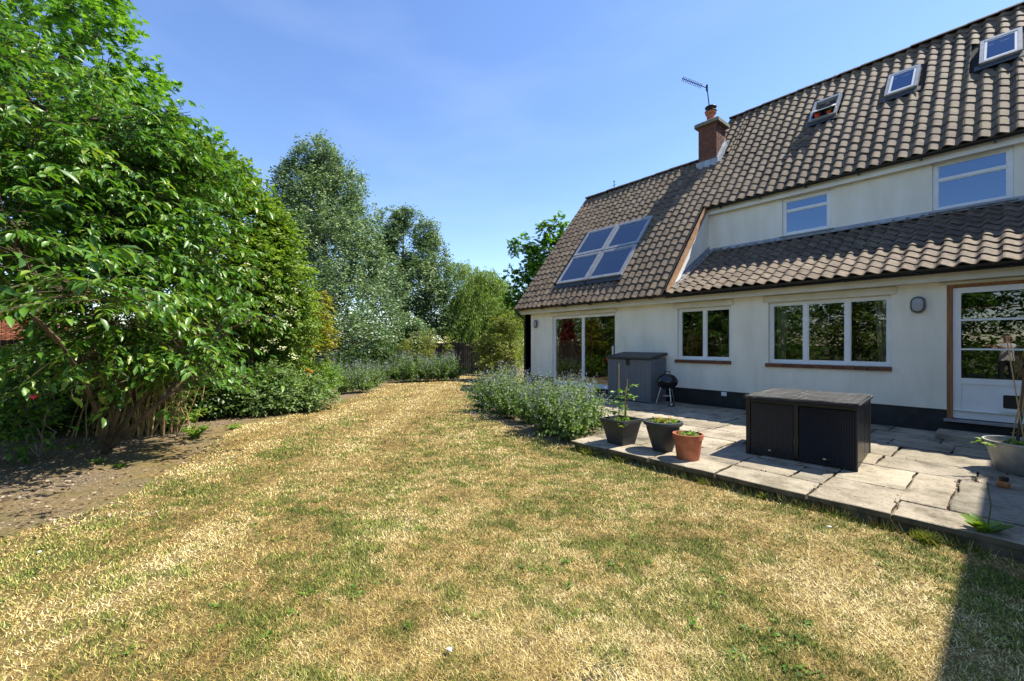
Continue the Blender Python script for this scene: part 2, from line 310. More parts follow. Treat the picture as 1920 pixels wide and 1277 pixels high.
# ------------------------------------------------------------------ ground, lawn, patio
D = 9.13; PZ = .12
LEFT = [(3.5, -5.2), (-1.5, -2.9), (-4.2, -1.5), (-4.87, -.88), (-5.3, -.3), (-6.6, .3), (-8.9, 1.15), (-10.1, 3.0), (-11.2, 3.9), (-14.7, 6.5), (-14.7, 9.4), (-16.9, 11.2)]
LAWN = LEFT+[(-13.5, 14.3), (-12.2, 9.6), (-9.2, 8.0), (-8.3, 6.0), (-7.35, 5.15), (-5.6, 4.75), (-4.0, 4.45), (-2.0, 4.36), (1.3, 4.42), (5, 4.45), (6, -5.2)]
MB().add([(-400, -400, -.06), (400, -400, -.06), (400, 400, -.06), (-400, 400, -.06)], [(0, 1, 2, 3)]).build('ground', M['field'])['kind'] = 'structure'
def greenness(x, y):
    q = x*CC-y*SS; p = x*SS+y*CC                                       # along / across the garden
    a = vn(x*1.4, y*1.4, 3)*.20+vn(x*5.5, y*5.5, 4)*.30+vn(x*15, y*15, 5)*.50
    st = vn(p*1.6+40, q*.10, 9)
    near = np.clip(1-np.abs(y-4.1)/.9, 0, 1)*(x > -8)
    g = (a-.50)*2.6+(st-.5)*.55+near*.3+np.clip((np.hypot(x+2.3, y-1.8)-5.2)/-7, -.3, .22)
    return np.clip(g-.05, 0, .85)
def soilness(x, y):
    d = pdist(x, y, LEFT); ins = inside(x, y, LAWN); s = np.where(ins, -d, d)
    for u, v, q in ((985, 1205, .13), (1120, 1262, .22), (905, 1190, .07), (1330, 965, .10), (1205, 1080, .06)):
        p = G(u, v); s = np.maximum(s, np.where(np.hypot(x-p[0], (y-p[1])) < 3*q, 1.1-1.6*np.hypot(x-p[0], y-p[1])/q+(vn(x*23, y*23, 41)-.5)*1.4, -9))
    return np.clip((s+.25+(vn(x*1.7, y*1.7, 12)-.5)*1.4+(vn(x*7, y*7, 13)-.5)*.8)/1.6, 0, 1)
gx, gy = np.meshgrid(np.arange(-24, 6.01, .12), np.arange(-9, 17.01, .12)); ny, nx = gx.shape
gz = (vn(gx*.8, gy*.8, 1)-.5)*.03+(vn(gx*3, gy*3, 2)-.5)*.012-np.clip(soilness(gx, gy), 0, 1)*.01
idx = np.arange(nx*ny).reshape(ny, nx)
fq = np.stack([idx[:-1, :-1], idx[:-1, 1:], idx[1:, 1:], idx[1:, :-1]], -1).reshape(-1, 4)
lw = link('lawn', npmesh('lawn', np.stack([gx, gy, gz], -1), fq, {'grn': greenness(gx, gy), 'soil': soilness(gx, gy)}, True), M['lawn']); lw['kind'] = 'structure'
def gheight(x, y): return (vn(x*.8, y*.8, 1)-.5)*.03+(vn(x*3, y*3, 2)-.5)*.012-.004
def blades(name, n, rmin, rmax, label):
    r = rmin*(rmax/rmin)**rng.random(n); a = math.atan2(SS, -CC)+(rng.random(n)-.5)*R(150)
    x, y = r*np.cos(a), r*np.sin(a); s = soilness(x, y)
    k = inside(x, y, LAWN) & (rng.random(n) > s*1.15) & (y < 13.5); x, y, r = x[k], y[k], r[k]; n = len(x)
    g = greenness(x, y); isg = (rng.random(n) < g*1.05).astype(float)*np.clip(.65+rng.random(n)*.5, 0, 1)
    h = (.010+.020*rng.random(n)**1.6)*(1+.25*isg)*(1+np.clip(r-4, 0, 12)*.05); wd = np.maximum(.0016, r*.00078)*(.7+.6*rng.random(n))
    az = rng.random(n)*2*np.pi; tl = np.where(isg > .3, .25+.6*rng.random(n), .7+.8*rng.random(n))
    dx, dy, dz = np.sin(tl)*np.cos(az), np.sin(tl)*np.sin(az), np.cos(tl)+.08
    z = gheight(x, y); px, py = -np.sin(az), np.cos(az)
    V = np.empty((n, 3, 3)); V[:, 0] = np.stack([x-px*wd, y-py*wd, z], -1); V[:, 1] = np.stack([x+px*wd, y+py*wd, z], -1)
    V[:, 2] = np.stack([x+dx*h*1.5, y+dy*h*1.5, z+dz*h+.004], -1)
    rr = np.clip(rng.random(n)*.9-.05+(vn(x*2.3, y*2.3, 21)-.5)*.6+(vn(x*9, y*9, 22)-.5)*.35+.1+(vn((x*SS+y*CC)*2.2+40, (x*CC-y*SS)*.12, 9)-.5)*.5, 0, 1)
    o = link(name, npmesh(name, V, np.arange(3*n).reshape(-1, 3), {'grn': np.repeat(isg, 3), 'rnd': np.repeat(rr, 3)}), M['blade']); o['kind'] = 'stuff'; o['label'] = label; o['category'] = 'grass'
blades('grass', 860000, 1.7, 22, 'short parched straw coloured grass with green patches across the lawn')
# patio
pb = MB()
pb.prism([(-3.95, 4.47, -.05), (1.45, 4.50, -.05), (1.45, D, -.05), (-9.6, D, -.05), (-9.6, 6.5, -.05), (-3.95, 6.0, -.05)], (0, 0, .135))
patio = pb.build('patio', M['joint']); patio['kind'] = 'structure'
rs = MB(); xx = -3.95
while xx < 1.4:
    wd = rnd.uniform(.22, .42); x1 = min(xx+wd, 1.44)
    rs.cbox(xx+.006, x1-.006, 4.445+rnd.uniform(-.008, .012), 4.60, -.05, .075+rnd.uniform(-.004, .004), .01)
    xx = x1
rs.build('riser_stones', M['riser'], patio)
slabs = [(-2.0, -1.19, 4.40, 4.87), (-1.19, -.63, 4.41, 5.2), (-.63, .2, 4.42, 4.86), (.2, .95, 4.43, 4.86), (.95, 1.44, 4.43, 4.86), (-2.0, -1.46, 4.87, 5.42), (-1.46, -1.19, 4.87, 5.42), (-1.19, -.65, 5.2, 6.05), (-.65, -.35, 4.86, 6.05), (-.35, .5, 4.86, 6.05), (.5, 1.44, 4.86, 6.05), (-1.95, -1.19, 5.42, 6.05)]
def rowfill(x0, x1, y0, y1):
    x = x0
    while x < x1-.05:
        e = x+rnd.choice((.45, .6, .6, .75, .9)); e = x1 if x1-e < .35 else e
        slabs.append((x, e, y0, y1)); x = e
rowfill(-3.95, -2.0, 4.39, 4.87); rowfill(-3.95, -2.0, 4.87, 5.42); rowfill(-3.95, -1.95, 5.42, 6.05)
for y0, y1 in ((6.05, 6.66), (6.66, 7.43), (7.43, 8.0), (8.0, 8.58), (8.58, 9.12)): rowfill(-9.5 if y0 > 6.5 else -5.2, 1.44, y0, y1)
for x0, x1, y0, y1 in slabs:
    g = .009; x0 += g; x1 -= g; y0 += g; y1 -= g; top = PZ+rnd.uniform(-.004, .005); b = .008
    def edge(ax, ay, bx, by, n=5):
        return [(ax+(bx-ax)*i/n+rnd.gauss(0, .006), ay+(by-ay)*i/n+rnd.gauss(0, .006)) for i in range(n)]
    p = edge(x0, y0, x1, y0)+edge(x1, y0, x1, y1)+edge(x1, y1, x0, y1)+edge(x0, y1, x0, y0); n = len(p); cx, cy = (x0+x1)/2, (y0+y1)/2
    tx, ty = rnd.uniform(-.006, .006), rnd.uniform(-.006, .006)
    zt = lambda q: top+(q[0]-cx)*tx+(q[1]-cy)*ty
    ins_ = [(cx+(q[0]-cx)*(1-2*b/(x1-x0)), cy+(q[1]-cy)*(1-2*b/(y1-y0))) for q in p]
    sm = MB(); v = [(*q, .07) for q in p]+[(*q, zt(q)-b*.7) for q in p]+[(*q, zt(q)) for q in ins_]
    sm.add(v, [(k+i, k+(i+1) % n, k+n+(i+1) % n, k+n+i) for k in (0, n) for i in range(n)]+[tuple(range(2*n, 3*n))])
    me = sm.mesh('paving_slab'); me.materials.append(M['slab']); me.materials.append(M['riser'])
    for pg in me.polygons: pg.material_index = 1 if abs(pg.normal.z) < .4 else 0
    link('paving_slab', me, None, patio)
# ------------------------------------------------------------------ house
H = empty('house', (-4, D, 0), 'cream rendered house with brown pantile roofs, skylights and black plinth', 'house')
def part(mb, name, m, parent=None, smooth=False): 
    p = parent or H; return mb.build(name, M[m], p, world=True, smooth=smooth)
def holewall(x0, x1, z0, z1, Y, th, holes):
    xs = sorted({x0, x1, *[h[0] for h in holes], *[h[1] for h in holes]}); zs = sorted({z0, z1, *[h[2] for h in holes], *[h[3] for h in holes]})
    mb = MB()
    for a, b in zip(xs[:-1], xs[1:]):
        for e, f in zip(zs[:-1], zs[1:]):
            mx_, mz = (a+b)/2, (e+f)/2
            if any(h[0] < mx_ < h[1] and h[2] < mz < h[3] for h in holes): continue
            for y in (Y, Y+th): mb.add([(a, y, e), (b, y, e), (b, y, f), (a, y, f)], [(0, 1, 2, 3)])
    for a, b, e, f in holes:
        c = [(a, e), (b, e), (b, f), (a, f)]
        for i in range(4): p, q = c[i], c[(i+1) % 4]; mb.add([(p[0], Y, p[1]), (q[0], Y, q[1]), (q[0], Y+th, q[1]), (p[0], Y+th, p[1])], [(0, 1, 2, 3)])
    c = [(x0, z0), (x1, z0), (x1, z1), (x0, z1)]
    for i in range(4): p, q = c[i], c[(i+1) % 4]; mb.add([(p[0], Y, p[1]), (q[0], Y, q[1]), (q[0], Y+th, q[1]), (p[0], Y+th, p[1])], [(0, 1, 2, 3)])
    return mb
SD = (-8.955, -6.675, .285, 2.27); W2 = (-4.975, -3.795, 1.10, 2.25); W3 = (-3.095, -1.294, 1.08, 2.25); DR = (-.665, .36, .33, 2.335)
UA = (-3.425, -2.515, 3.90, 4.74); UB = (-.982, -.015, 3.87, 4.775)
EY, EZ = 8.78, 2.58; A = R(50.5); ca, sa = math.cos(A), math.sin(A); UY = 10.95
part(holewall(-10.15, 1.45, .462, 2.62, D, .3, [SD[:2]+(.462-.001, SD[3]), W2, W3, DR[:2]+(.461, DR[3])]), 'wall', 'wall')
pl = MB()
for a, b in ((-10.13, SD[0]), (SD[1], DR[0]), (DR[1], 1.45)): pl.box(a, b, D+.015, D+.3, 0, .4618)
pl.box(SD[0], SD[1], D+.02, D+.3, 0, .283); pl.box(DR[0], DR[1], D+.02, D+.3, 0, .325)
part(pl, 'plinth', 'plinth')
part(holewall(-5.1, 1.45, 3.2, 5.0, UY, .25, [UA, UB]), 'upper_wall', 'wall')
part(MB().prism([(-5.10, 9.0, 2.72), (-5.10, UY+.02, 3.4), (-5.10, UY+.02, 5.0), (-5.10, 10.7, 4.78)], (-.12, 0, 0)), 'cheek_wall', 'wall')
def rp(q, z=0.0): return (EY+ca*q-sa*z, EZ+sa*q+ca*z)               # point on main slope: distance up it, height off it
RL, RR_ = (12.25-EY)/ca, (13.5-EY)/ca; QU = (10.72-EY)/ca
# gable ends
gL = [(-10.15, D, 0), (-10.15, 15.4, 0), (-10.15, 15.4, 2.6), (-10.15, 12.25, EZ+sa*RL-.15), (-10.15, D, EZ+.2)]
part(MB().prism(gL, (.25, 0, 0)), 'gable_wall', 'wall')
gR = [(-5.58, 12.3, 5.5), (-5.58, 18, 2.5), (-5.58, 18, 3.0), (-5.58, 13.5, EZ+sa*RR_-.2), (-5.58, 12.3, EZ+sa*(12.3-EY)/ca-.2)]
part(MB().prism(gR, (.2, 0, 0)), 'upper_gable_wall', 'wall')
def slope(x0, x1, q0, q1, th=.10, z=0.0):
    mb = MB(); (y0, z0), (y1, z1) = rp(q0, z), rp(q1, z); (ya, za), (yb, zb) = rp(q0, z-th), rp(q1, z-th)
    return mb.prism([(x0, y0, z0), (x0, y1, z1), (x0, yb, zb), (x0, ya, za)], (x1-x0, 0, 0))
def backslope(x0, x1, yr, zr, yb): 
    zb = zr-(yb-yr)*math.tan(A); return MB().prism([(x0, yr, zr), (x0, yb, zb), (x0, yb, zb-.12), (x0, yr, zr-.15)], (x1-x0, 0, 0))
cat_roof = part(slope(-10.22, -5.09, 0, RL), 'catslide_roof', 'underlay')
up_roof = part(slope(-5.085, 1.6, QU, RR_), 'upper_roof', 'underlay')
part(slope(-5.62, -5.09, RL+.02, RR_), 'roof_edge', 'underlay', up_roof)
yt, zt_ = rp(RL); part(backslope(-10.22, -5.6, yt, zt_, 15.9), 'back_slope', 'ridge', cat_roof)
yt2, zt2 = rp(RR_); part(backslope(-5.62, 1.6, yt2, zt2, 18.6), 'back_slope', 'ridge', up_roof)
LA = math.atan2(3.80-EZ, UY-EY); LL = math.hypot(3.80-EZ, UY-EY); lc, ls = math.cos(LA), math.sin(LA)
lean = part(MB().prism([(-5.08, EY, EZ), (-5.08, UY, 3.80), (-5.08, UY, 3.70), (-5.08, EY, EZ-.1)], (6.53, 0, 0)), 'lean_to_roof', 'underlay')
# pantiles
TW, TG, TLn = .2045, .25, .32
def tile_template():
    ph = np.array([-.06, .0, .08, .2, .34, .48, .6, .68, .76, .84, .92, 1.0, 1.05]); xs = ph*TW; pm = np.mod(ph, 1.0)
    prof = np.where(pm < .68, .027*np.cos(np.pi*pm/.68), -.027*np.cos(np.pi*(pm-.68)/.32)); prof[0] = prof[1]-.006; prof[-1] += .004
    v = []
    for yy, zz in ((0, .047), (TLn, .024)):
        v += [(x, yy, zz+p) for x, p in zip(xs, prof)]
    v += [(x, 0, .047+p-.016) for x, p in zip(xs, prof)]
    n = len(xs); f = [(i, i+1, n+i+1, n+i) for i in range(n-1)]+[(2*n+i, 2*n+i+1, i+1, i) for i in range(n-1)]
    return np.array(v, np.float32), np.array(f, np.int32)
TV, TF = tile_template()
M_main = Matrix(((1, 0, 0, 0), (0, ca, -sa, EY), (0, sa, ca, EZ), (0, 0, 0, 1)))
M_lean = Matrix(((1, 0, 0, 0), (0, lc, -ls, EY), (0, ls, lc, EZ), (0, 0, 0, 1)))
SKY4 = (-8.88, -6.53, .72, 3.14); SKT = [(-3.27, -2.68, 5.42, 6.36), (-1.87, -1.30, 5.42, 6.36), (-.47, .11, 5.42, 6.36)]
tiles = []                                                             # (roof, matrix)
def lay(roof, Mx, x0, x1, q0, q1, skip=()):
    nc = int(round((x1-x0)/TW)); nr = int(math.ceil((q1-q0)/TG-.35))
    for r in range(nr):
        for c in range(nc):
            x = x0+c*TW; q = q0+r*TG-.06
            cxm, cqm = x+TW/2, q+TG*.5
            if any(a-.02 < cxm < b+.02 and e-.10 < cqm < f+.02 for a, b, e, f in skip): continue
            j = Matrix.Translation((x+rnd.uniform(-.005, .005), q+rnd.gauss(0, .007)-(.03 if rnd.random() < .02 else 0), rnd.uniform(0, .003)+.012*math.sin(x*1.3+q*.9))) @ Matrix.Rotation(rnd.uniform(-.012, .012), 4, 'Z') @ Matrix.Rotation(rnd.uniform(-.006, .008), 4, 'X')
            tiles.append((roof, Mx @ j))
CHX = (-5.93, -5.34, (11.98-EY)/ca, (12.6-EY)/ca)
lay(cat_roof, M_main, -10.21, -5.085, 0, RL, [SKY4, CHX])
lay(up_roof, M_main, -5.085, 1.6, QU, RR_, SKT+[CHX])
lay(up_roof, M_main, -5.60, -5.085, RL+.05, RR_, [CHX])
lay(lean, M_lean, -5.0, 1.44, 0, LL-.12)
cen = np.array([(m @ Vector((TW/2, TG/2, 0)))[:] for _, m in tiles]); pu, pv = project(cen)
score = np.where((pu > 0) & (pu < 1935) & (pv > -10), 1/depth(cen), 0); order = np.argsort(-score)
tmesh = npmesh('roof_tile', TV, TF, {'rnd': np.zeros(len(TV))}, True); tmesh.set_sharp_from_angle(angle=R(50)); tmesh.materials.append(M['tile'])
for i in order[:300]:
    o = link('roof_tile', tmesh, None, tiles[i][0]); o.matrix_basis = tiles[i][1]
for roof in (cat_roof, up_roof, lean):
    ii = [i for i in order[300:] if tiles[i][0] is roof]
    if not ii: continue
    ms = np.array([np.array(tiles[i][1]) for i in ii]); V = np.einsum('nij,kj->nki', ms[:, :3, :3], TV)+ms[:, None, :3, 3]
    Fc = (TF[None]+np.arange(len(ii))[:, None, None]*len(TV)).reshape(-1, 4)
    me = npmesh('roof_tiles', V, Fc, {'rnd': np.repeat(rng.random(len(ii)), len(TV))}, True); me.set_sharp_from_angle(angle=R(50))
    o = link('roof_tiles', me, M['tile'], roof); o['kind'] = 'stuff'
# ridge tiles
def ridge(x0, x1, q, roof):
    y, z = rp(q, .0); n = int((x1-x0)/.44); L = (x1-x0)/n; mb = MB(); ang = [R(-68+136*k/8) for k in range(9)]
    ring = lambda xx, rr: [(xx, rr*math.sin(t), rr*math.cos(t)-.02) for t in ang]
    v = ring(0, .135)+ring(L+.02, .125); mb.add(v, [(i, i+1, 10+i, 9+i) for i in range(8)]+[tuple(range(9))])
    me = mb.mesh('ridge_tile', True)
    for k in range(n):
        o = link('ridge_tile', me, M['ridge'], roof); o.location = (x0+k*L, y+.02, z+rnd.uniform(-.006, .006))
ridge(-10.24, -5.95, RL, cat_roof); ridge(-5.63, 1.6, RR_, up_roof)
# verge board, lead flashings
(y0, z0), (y1, z1) = rp(.05, .05), rp(QU+.02, .05); (ya, za), (yb, zb) = rp(.05, -.10), rp(QU+.02, -.10)
part(MB().prism([(-5.065, y0, z0), (-5.065, y1, z1), (-5.065, yb, zb), (-5.065, ya, za)], (.028, 0, 0)), 'verge_board', 'verge', cat_roof)
(y0, z0), (y1, z1) = rp(-.04, .03), rp(RL, .03); (ya, za), (yb, zb) = rp(-.04, -.09), rp(RL, -.09)
part(MB().prism([(-10.235, y0, z0), (-10.235, y1, z1), (-10.235, yb, zb), (-10.235, ya, za)], (.02, 0, 0)), 'verge_strip', 'ridge', cat_roof)
fl = MB(); fl.prism([(-5.0, UY-.004, 3.895), (-5.0, UY-.004, 3.80), (-5.0, UY-.15, 3.78), (-5.0, UY-.155, 3.795), (-5.0, UY-.02, 3.835), (-5.0, UY-.015, 3.895)], (6.44, 0, 0))
yq = lambda t: (EY+lc*t*LL, EZ+ls*t*LL)
(ya, za), (yb, zb) = yq(.07), yq(1.0)
fl.prism([(-5.095, ya, za+.02), (-5.095, yb, zb+.02), (-5.095, yb, zb+.16), (-5.095, ya, za+.12)], (.012, 0, 0))
fl.prism([(-5.08, ya, za+.05), (-5.08, yb, zb+.075), (-4.93, yb, zb+.075), (-4.93, ya, za+.05)], (0, -.01, .008))
part(fl, 'lead_flashing', 'lead', lean)
def bargecheek():
    mb = MB(); (a1, b1), (a2, b2) = rp(.15, -.10), rp(QU, -.10); mb.prism([(-5.068, a1, b1), (-5.068, a2, b2), (-5.068, a2+.10, b2-.10), (-5.068, a1+.14, b1-.02)], (.012, 0, 0)); return mb
part(bargecheek(), 'cheek_trim', 'fwhite')
# fascia, gutters
part(MB().box(-10.16, 1.45, D-.22, D-.195, 2.38, 2.54), 'fascia', 'cream'); part(MB().box(-10.16, 1.45, D-.194, D-.002, 2.385, 2.40), 'soffit', 'cream')
part(MB().box(-5.05, 1.45, UY-.13, UY-.105, 4.745, 4.90).box(-5.05, 1.45, UY-.104, UY-.002, 4.79, 4.80), 'upper_fascia', 'fwhite')
def gutter(x0, x1, y, z, name):
    mb = MB(); r = .055; ang = [math.pi+math.pi*k/8 for k in range(9)]
    o_ = [(r*math.cos(t), r*math.sin(t)) for t in ang]; i_ = [((r-.005)*math.cos(t), (r-.005)*math.sin(t)) for t in ang][::-1]; poly = o_+i_
    mb.prism([(x0, y+a, z+b) for a, b in poly], (x1-x0, 0, 0)); 
    for k in range(int((x1-x0)/.9)): mb.box(x0+.3+k*.9, x0+.33+k*.9, y-.06, y+.09, z-.075, z-.057)
    return part(mb, name, 'black', smooth=True)
gutter(-10.25, 1.45, EY-.005, EZ-.02, 'gutter'); gutter(-5.03, 1.45, 10.715, 4.90, 'gutter')
dp = MB(); dp.tube([(-10.19, EY, EZ-.06), (-10.19, EY+.02, EZ-.16), (-10.12, D-.06, EZ-.36), (-10.12, D-.06, .10)], .034, 10)
for zc in (2.0, 1.0): dp.cbox(-10.165, -10.075, D-.10, D-.002, zc, zc+.04, .004)
part(dp, 'downpipe', 'black', smooth=True)
part(MB().tube([(-10.02, D-.04, .62), (-9.5, 8.75, .2)], .012, 6), 'waste_pipe', 'lampgrey')
# window lintel drip boards
for x0, x1, z in ((-5.06, -3.74, 2.255), (-3.18, -1.23, 2.255), (-.75, 1.4, 2.34), (-8.99, -6.64, 2.28)): part(MB().cbox(x0, x1, D-.035, D-.002, z, 2.377, .006), 'lintel_board', 'cream')
# windows
def window(name, hole, Y, cols, rows=(), fw=.055, m='white', gl='glass', panes=True):
    x0, x1, z0, z1 = hole; g = .002; mb = MB(); y0, y1 = Y, Y+.07
    x0 += g; x1 -= g; z0 += g; z1 -= g
    mb.cbox(x0, x1, y0, y1, z0, z0+fw, .005).cbox(x0, x1, y0, y1, z1-fw, z1, .005)
    mb.box(x0, x0+fw, y0+.001, y1-.001, z0+fw, z1-fw).box(x1-fw, x1, y0+.001, y1-.001, z0+fw, z1-fw)
    for c in cols: mb.box(c-fw*.6, c+fw*.6, y0+.002, y1-.002, z0+fw, z1-fw)
    fr = part(mb, name, m)
    xs = [x0+fw]+[v for c in cols for v in (c-fw*.6, c+fw*.6)]+[x1-fw]
    for a, b in zip(xs[::2], xs[1::2]):
        zz = [z0+fw]+[v for r in rows for v in (r-.02, r+.02)]+[z1-fw]
        for r in rows: part(MB().cbox(a, b, y0+.004, y1-.004, r-.02, r+.02, .004), 'transom', m, fr)
        for e, f in zip(zz[::2], zz[1::2]):
            bead = MB(); t = .016
            bead.box(a, b, y0+.018, y0+.034, e, e+t).box(a, b, y0+.018, y0+.034, f-t, f).box(a, a+t, y0+.0185, y0+.0335, e+t, f-t).box(b-t, b, y0+.0185, y0+.0335, e+t, f-t)
            part(bead, 'glazing_bead', m, fr)
            if panes: part(MB().add([(a+.004, y0+.03, e+.004), (b-.004, y0+.03, e+.004), (b-.004, y0+.03, f-.004), (a+.004, y0+.03, f-.004)], [(0, 1, 2, 3)]), 'pane', gl, fr)
    return fr
wsd = window('sliding_door', SD, D+.06, [-7.82], fw=.06)
part(MB().cbox(-6.80, -6.77, D+.015, D+.058, 1.15, 1.40, .006), 'door_handle', 'white', wsd)
part(MB().cbox(SD[0]-.02, SD[1]+.02, D-.03, D+.12, .255, .284, .006), 'door_sill', 'white', wsd)
w2 = window('window', W2, D+.07, [-4.375]); w3 = window('window', W3, D+.07, [-2.497, -1.877])
def tsill(hole, par, z):
    x0, x1 = hole[0]-.05, hole[1]+.01; n = int((x1-x0)/.15); L = (x1-x0)/n
    me = MB().cbox(.002, L-.002, -.03, .098, -.07, 0, .008).mesh('sill_tile')
    for k in range(n):
        o = link('sill_tile', me, M['sill'], par); o.location = (x0+k*L, D-.01, z+rnd.uniform(-.001, .001)); 
tsill(W2, w2, 1.098); tsill(W3, w3, 1.078)
ua = window('upper_window', UA, UY+.03, [], [4.46], fw=.065, gl='coatglass'); ub = window('upper_window', UB, UY+.03, [], [4.445], fw=.065, gl='coatglass')
for hh, pr in ((UA, ua), (UB, ub)): part(MB().cbox(hh[0]-.05, hh[1]+.05, UY-.05, UY+.028, hh[2]-.028, hh[2]-.001, .004), 'window_sill', 'lampgrey', pr)
# back door
fr = part(MB().box(DR[0]+.002, DR[0]+.058, D+.0, D+.12, DR[2], DR[3]-.002).box(DR[0]+.058, DR[1]-.002, D+.0, D+.12, DR[3]-.045, DR[3]-.002).box(DR[1]-.058, DR[1]-.002, D, D+.12, DR[2], DR[3]-.045), 'door_frame', 'timber')
dx0, dx1, dz0, dz1 = DR[0]+.062, DR[1]-.062, .345, DR[3]-.048; dl = MB(); y0, y1 = D+.035, D+.08
dl.box(dx0, dx0+.085, y0, y1, dz0, dz1).box(dx1-.085, dx1, y0, y1, dz0, dz1)
for e, f in ((dz0, .46), (.86, .945), (1.36, 1.385), (1.79, 1.82), (2.205, dz1)): dl.box(dx0+.085, dx1-.085, y0+.001, y1-.001, e, f)
dl.box(dx0+.085, dx1-.085, y0+.014, y1-.01, .46, .86); door = part(dl, 'back_door', 'white')
for e, f in ((.945, 1.36), (1.385, 1.79), (1.82, 2.205)): part(MB().add([(dx0+.085, y0+.02, e), (dx1-.085, y0+.02, e), (dx1-.085, y0+.02, f), (dx0+.085, y0+.02, f)], [(0, 1, 2, 3)]), 'pane', 'glass', door)
cf = MB(); cx0, cx1, cz0, cz1 = -.15, .13, .49, .77
def rrect(x0, x1, z0, z1, r, n=4):
    p = []
    for cx, cz, a0 in ((x1-r, z1-r, 0), (x0+r, z1-r, 90), (x0+r, z0+r, 180), (x1-r, z0+r, 270)):
        p += [(cx+r*math.cos(R(a0+90*k/n)), cz+r*math.sin(R(a0+90*k/n))) for k in range(n+1)]
    return p
oo, ii = rrect(cx0, cx1, cz0, cz1, .05), rrect(cx0+.04, cx1-.04, cz0+.05, cz1-.04, .02); n = len(oo); yy = y0-.012
v = [(x, yy, z) for x, z in oo]+[(x, yy, z) for x, z in ii]+[(x, y0+.013, z) for x, z in oo]+[(x, y0+.012, z) for x, z in ii]
cf.add(v, [(i, (i+1) % n, n+(i+1) % n, n+i) for i in range(n)]+[(i, 2*n+i, 2*n+(i+1) % n, (i+1) % n) for i in range(n)]+[(n+i, n+(i+1) % n, 3*n+(i+1) % n, 3*n+i) for i in range(n)])
part(cf, 'cat_flap', 'white', door); part(MB().box(cx0+.042, cx1-.042, y0+.006, y0+.012, cz0+.052, cz1-.042), 'flap', 'black', door)
part(MB().cbox(DR[0]-.03, DR[1]+.03, D-.07, D+.12, .295, .33, .006), 'door_threshold', 'lampgrey', door)
part(MB().cbox(-3.99, -3.885, D-.006, D+.02, .36, .44, .004), 'air_vent', 'white')
# skylights
def skylight(x0, x1, q0, q1, open_=0.0):
    L = q1-q0; mb = MB(); h0, h1 = .03, .115; f = .055
    mb.box(x0, x0+f, q0, q1, h0, h1).box(x1-f, x1, q0, q1, h0, h1).box(x0+f, x1-f, q0, q0+f, h0, h1-.002).box(x0+f, x1-f, q1-f*1.4, q1, h0, h1+.004)
    mb.v = [tuple(M_main @ Vector(p)) for p in mb.v]; s = part(mb, 'skylight', 'skyframe')
    Mo = M_main @ Matrix.Translation((0, (q0+q1)/2, .10)) @ Matrix.Rotation(open_, 4, 'X') @ Matrix.Translation((0, -(q0+q1)/2, 0))
    sb = MB(); e = .012; sb.box(x0+f+.004, x0+f+.04, q0+f, q1-f*1.5, -.01, .012).box(x1-f-.04, x1-f-.004, q0+f, q1-f*1.5, -.01, .012).box(x0+f+.04, x1-f-.04, q0+f, q0+f+.04, -.01, .011).box(x0+f+.04, x1-f-.04, q1-f*1.5-.04, q1-f*1.5, -.01, .011)
    sb.v = [tuple(Mo @ Vector(p)) for p in sb.v]; part(sb, 'sash', 'skyframe' if q0 < 4 else 'skysash', s)
    gp = [(x0+f+.03, q0+f+.03, .004), (x1-f-.03, q0+f+.03, .004), (x1-f-.03, q1-f*1.5-.03, .004), (x0+f+.03, q1-f*1.5-.03, .004)]
    part(MB().add([Mo @ Vector(p) for p in gp], [(0, 1, 2, 3)]), 'pane', 'skyglass' if q0 < 4 else 'coatglass', s)
    bk = [(x0+f, q0+f, .012), (x1-f, q0+f, .012), (x1-f, q1-f, .012), (x0+f, q1-f, .012)]
    part(MB().add([M_main @ Vector(p) for p in bk], [(0, 1, 2, 3)]), 'dark_backing', 'attic' if open_ else 'blue', s)  # flat dark panel stands in for the unlit room under the pane
    ap = MB().box(x0-.06, x1+.06, q0-.16, q0+.001, .062, .070); ap.v = [tuple(M_main @ Vector(p)) for p in ap.v]; part(ap, 'apron_flashing', 'dgrey', s); return s
M['skyframe'] = mat('skylight_aluminium', (.26, .265, .27), (.36, .365, .37), 8, .4, metal=.3); M['skysash'] = mat('white_sash', (.62, .62, .6), None, rough=.4)
xm = (-8.86-6.55)/2
for a, b in ((-8.86, xm-.02), (xm+.02, -6.55)):
    for q0, q1 in ((.78, 1.94), (1.99, 3.12)): skylight(a, b, q0, q1)
S1 = skylight(-3.25, -2.70, 5.45, 6.34, R(-24)); skylight(-1.845, -1.32, 5.45, 6.34); skylight(-.45, .09, 5.45, 6.34)
# chimney of single bricks
c0x, c1x, c0y, c1y, cz0_, cz1_ = -5.89, -5.375, 12.0, 12.58, 6.2, 7.66
ch = part(MB().box(c0x+.008, c1x-.008, c0y+.008, c1y-.008, cz0_, cz1_), 'chimney', 'mortar')
bk = MB(); zc = cz0_; row = 0
while zc < cz1_-.03:
    for ax in (0, 1):
        lo, hi = (c0x, c1x) if ax == 0 else (c0y, c1y); x = lo-(.11 if row % 2 else 0)
        while x < hi-.02:
            a, b = max(x, lo), min(x+.215, hi)
            if b-a > .03:
                if ax == 0: bk.box(a+.002, b-.002, c0y-.001*(row % 3), c0y+.02, zc, zc+.065).box(a+.002, b-.002, c1y-.02, c1y, zc, zc+.065)
                else: bk.box(c1x-.02, c1x+.001*(row % 3), a+.024, b-.002, zc, zc+.065).box(c0x, c0x+.02, a+.024, b-.002, zc, zc+.065)
            x += .225
    zc += .075; row += 1
part(bk, 'brickwork', 'brickdark', ch)['kind'] = 'stuff'
part(MB().cbox(c0x-.09, c1x+.09, c0y-.09, c1y+.09, 7.66, 7.77, .02), 'chimney_cap', 'capstone', ch)
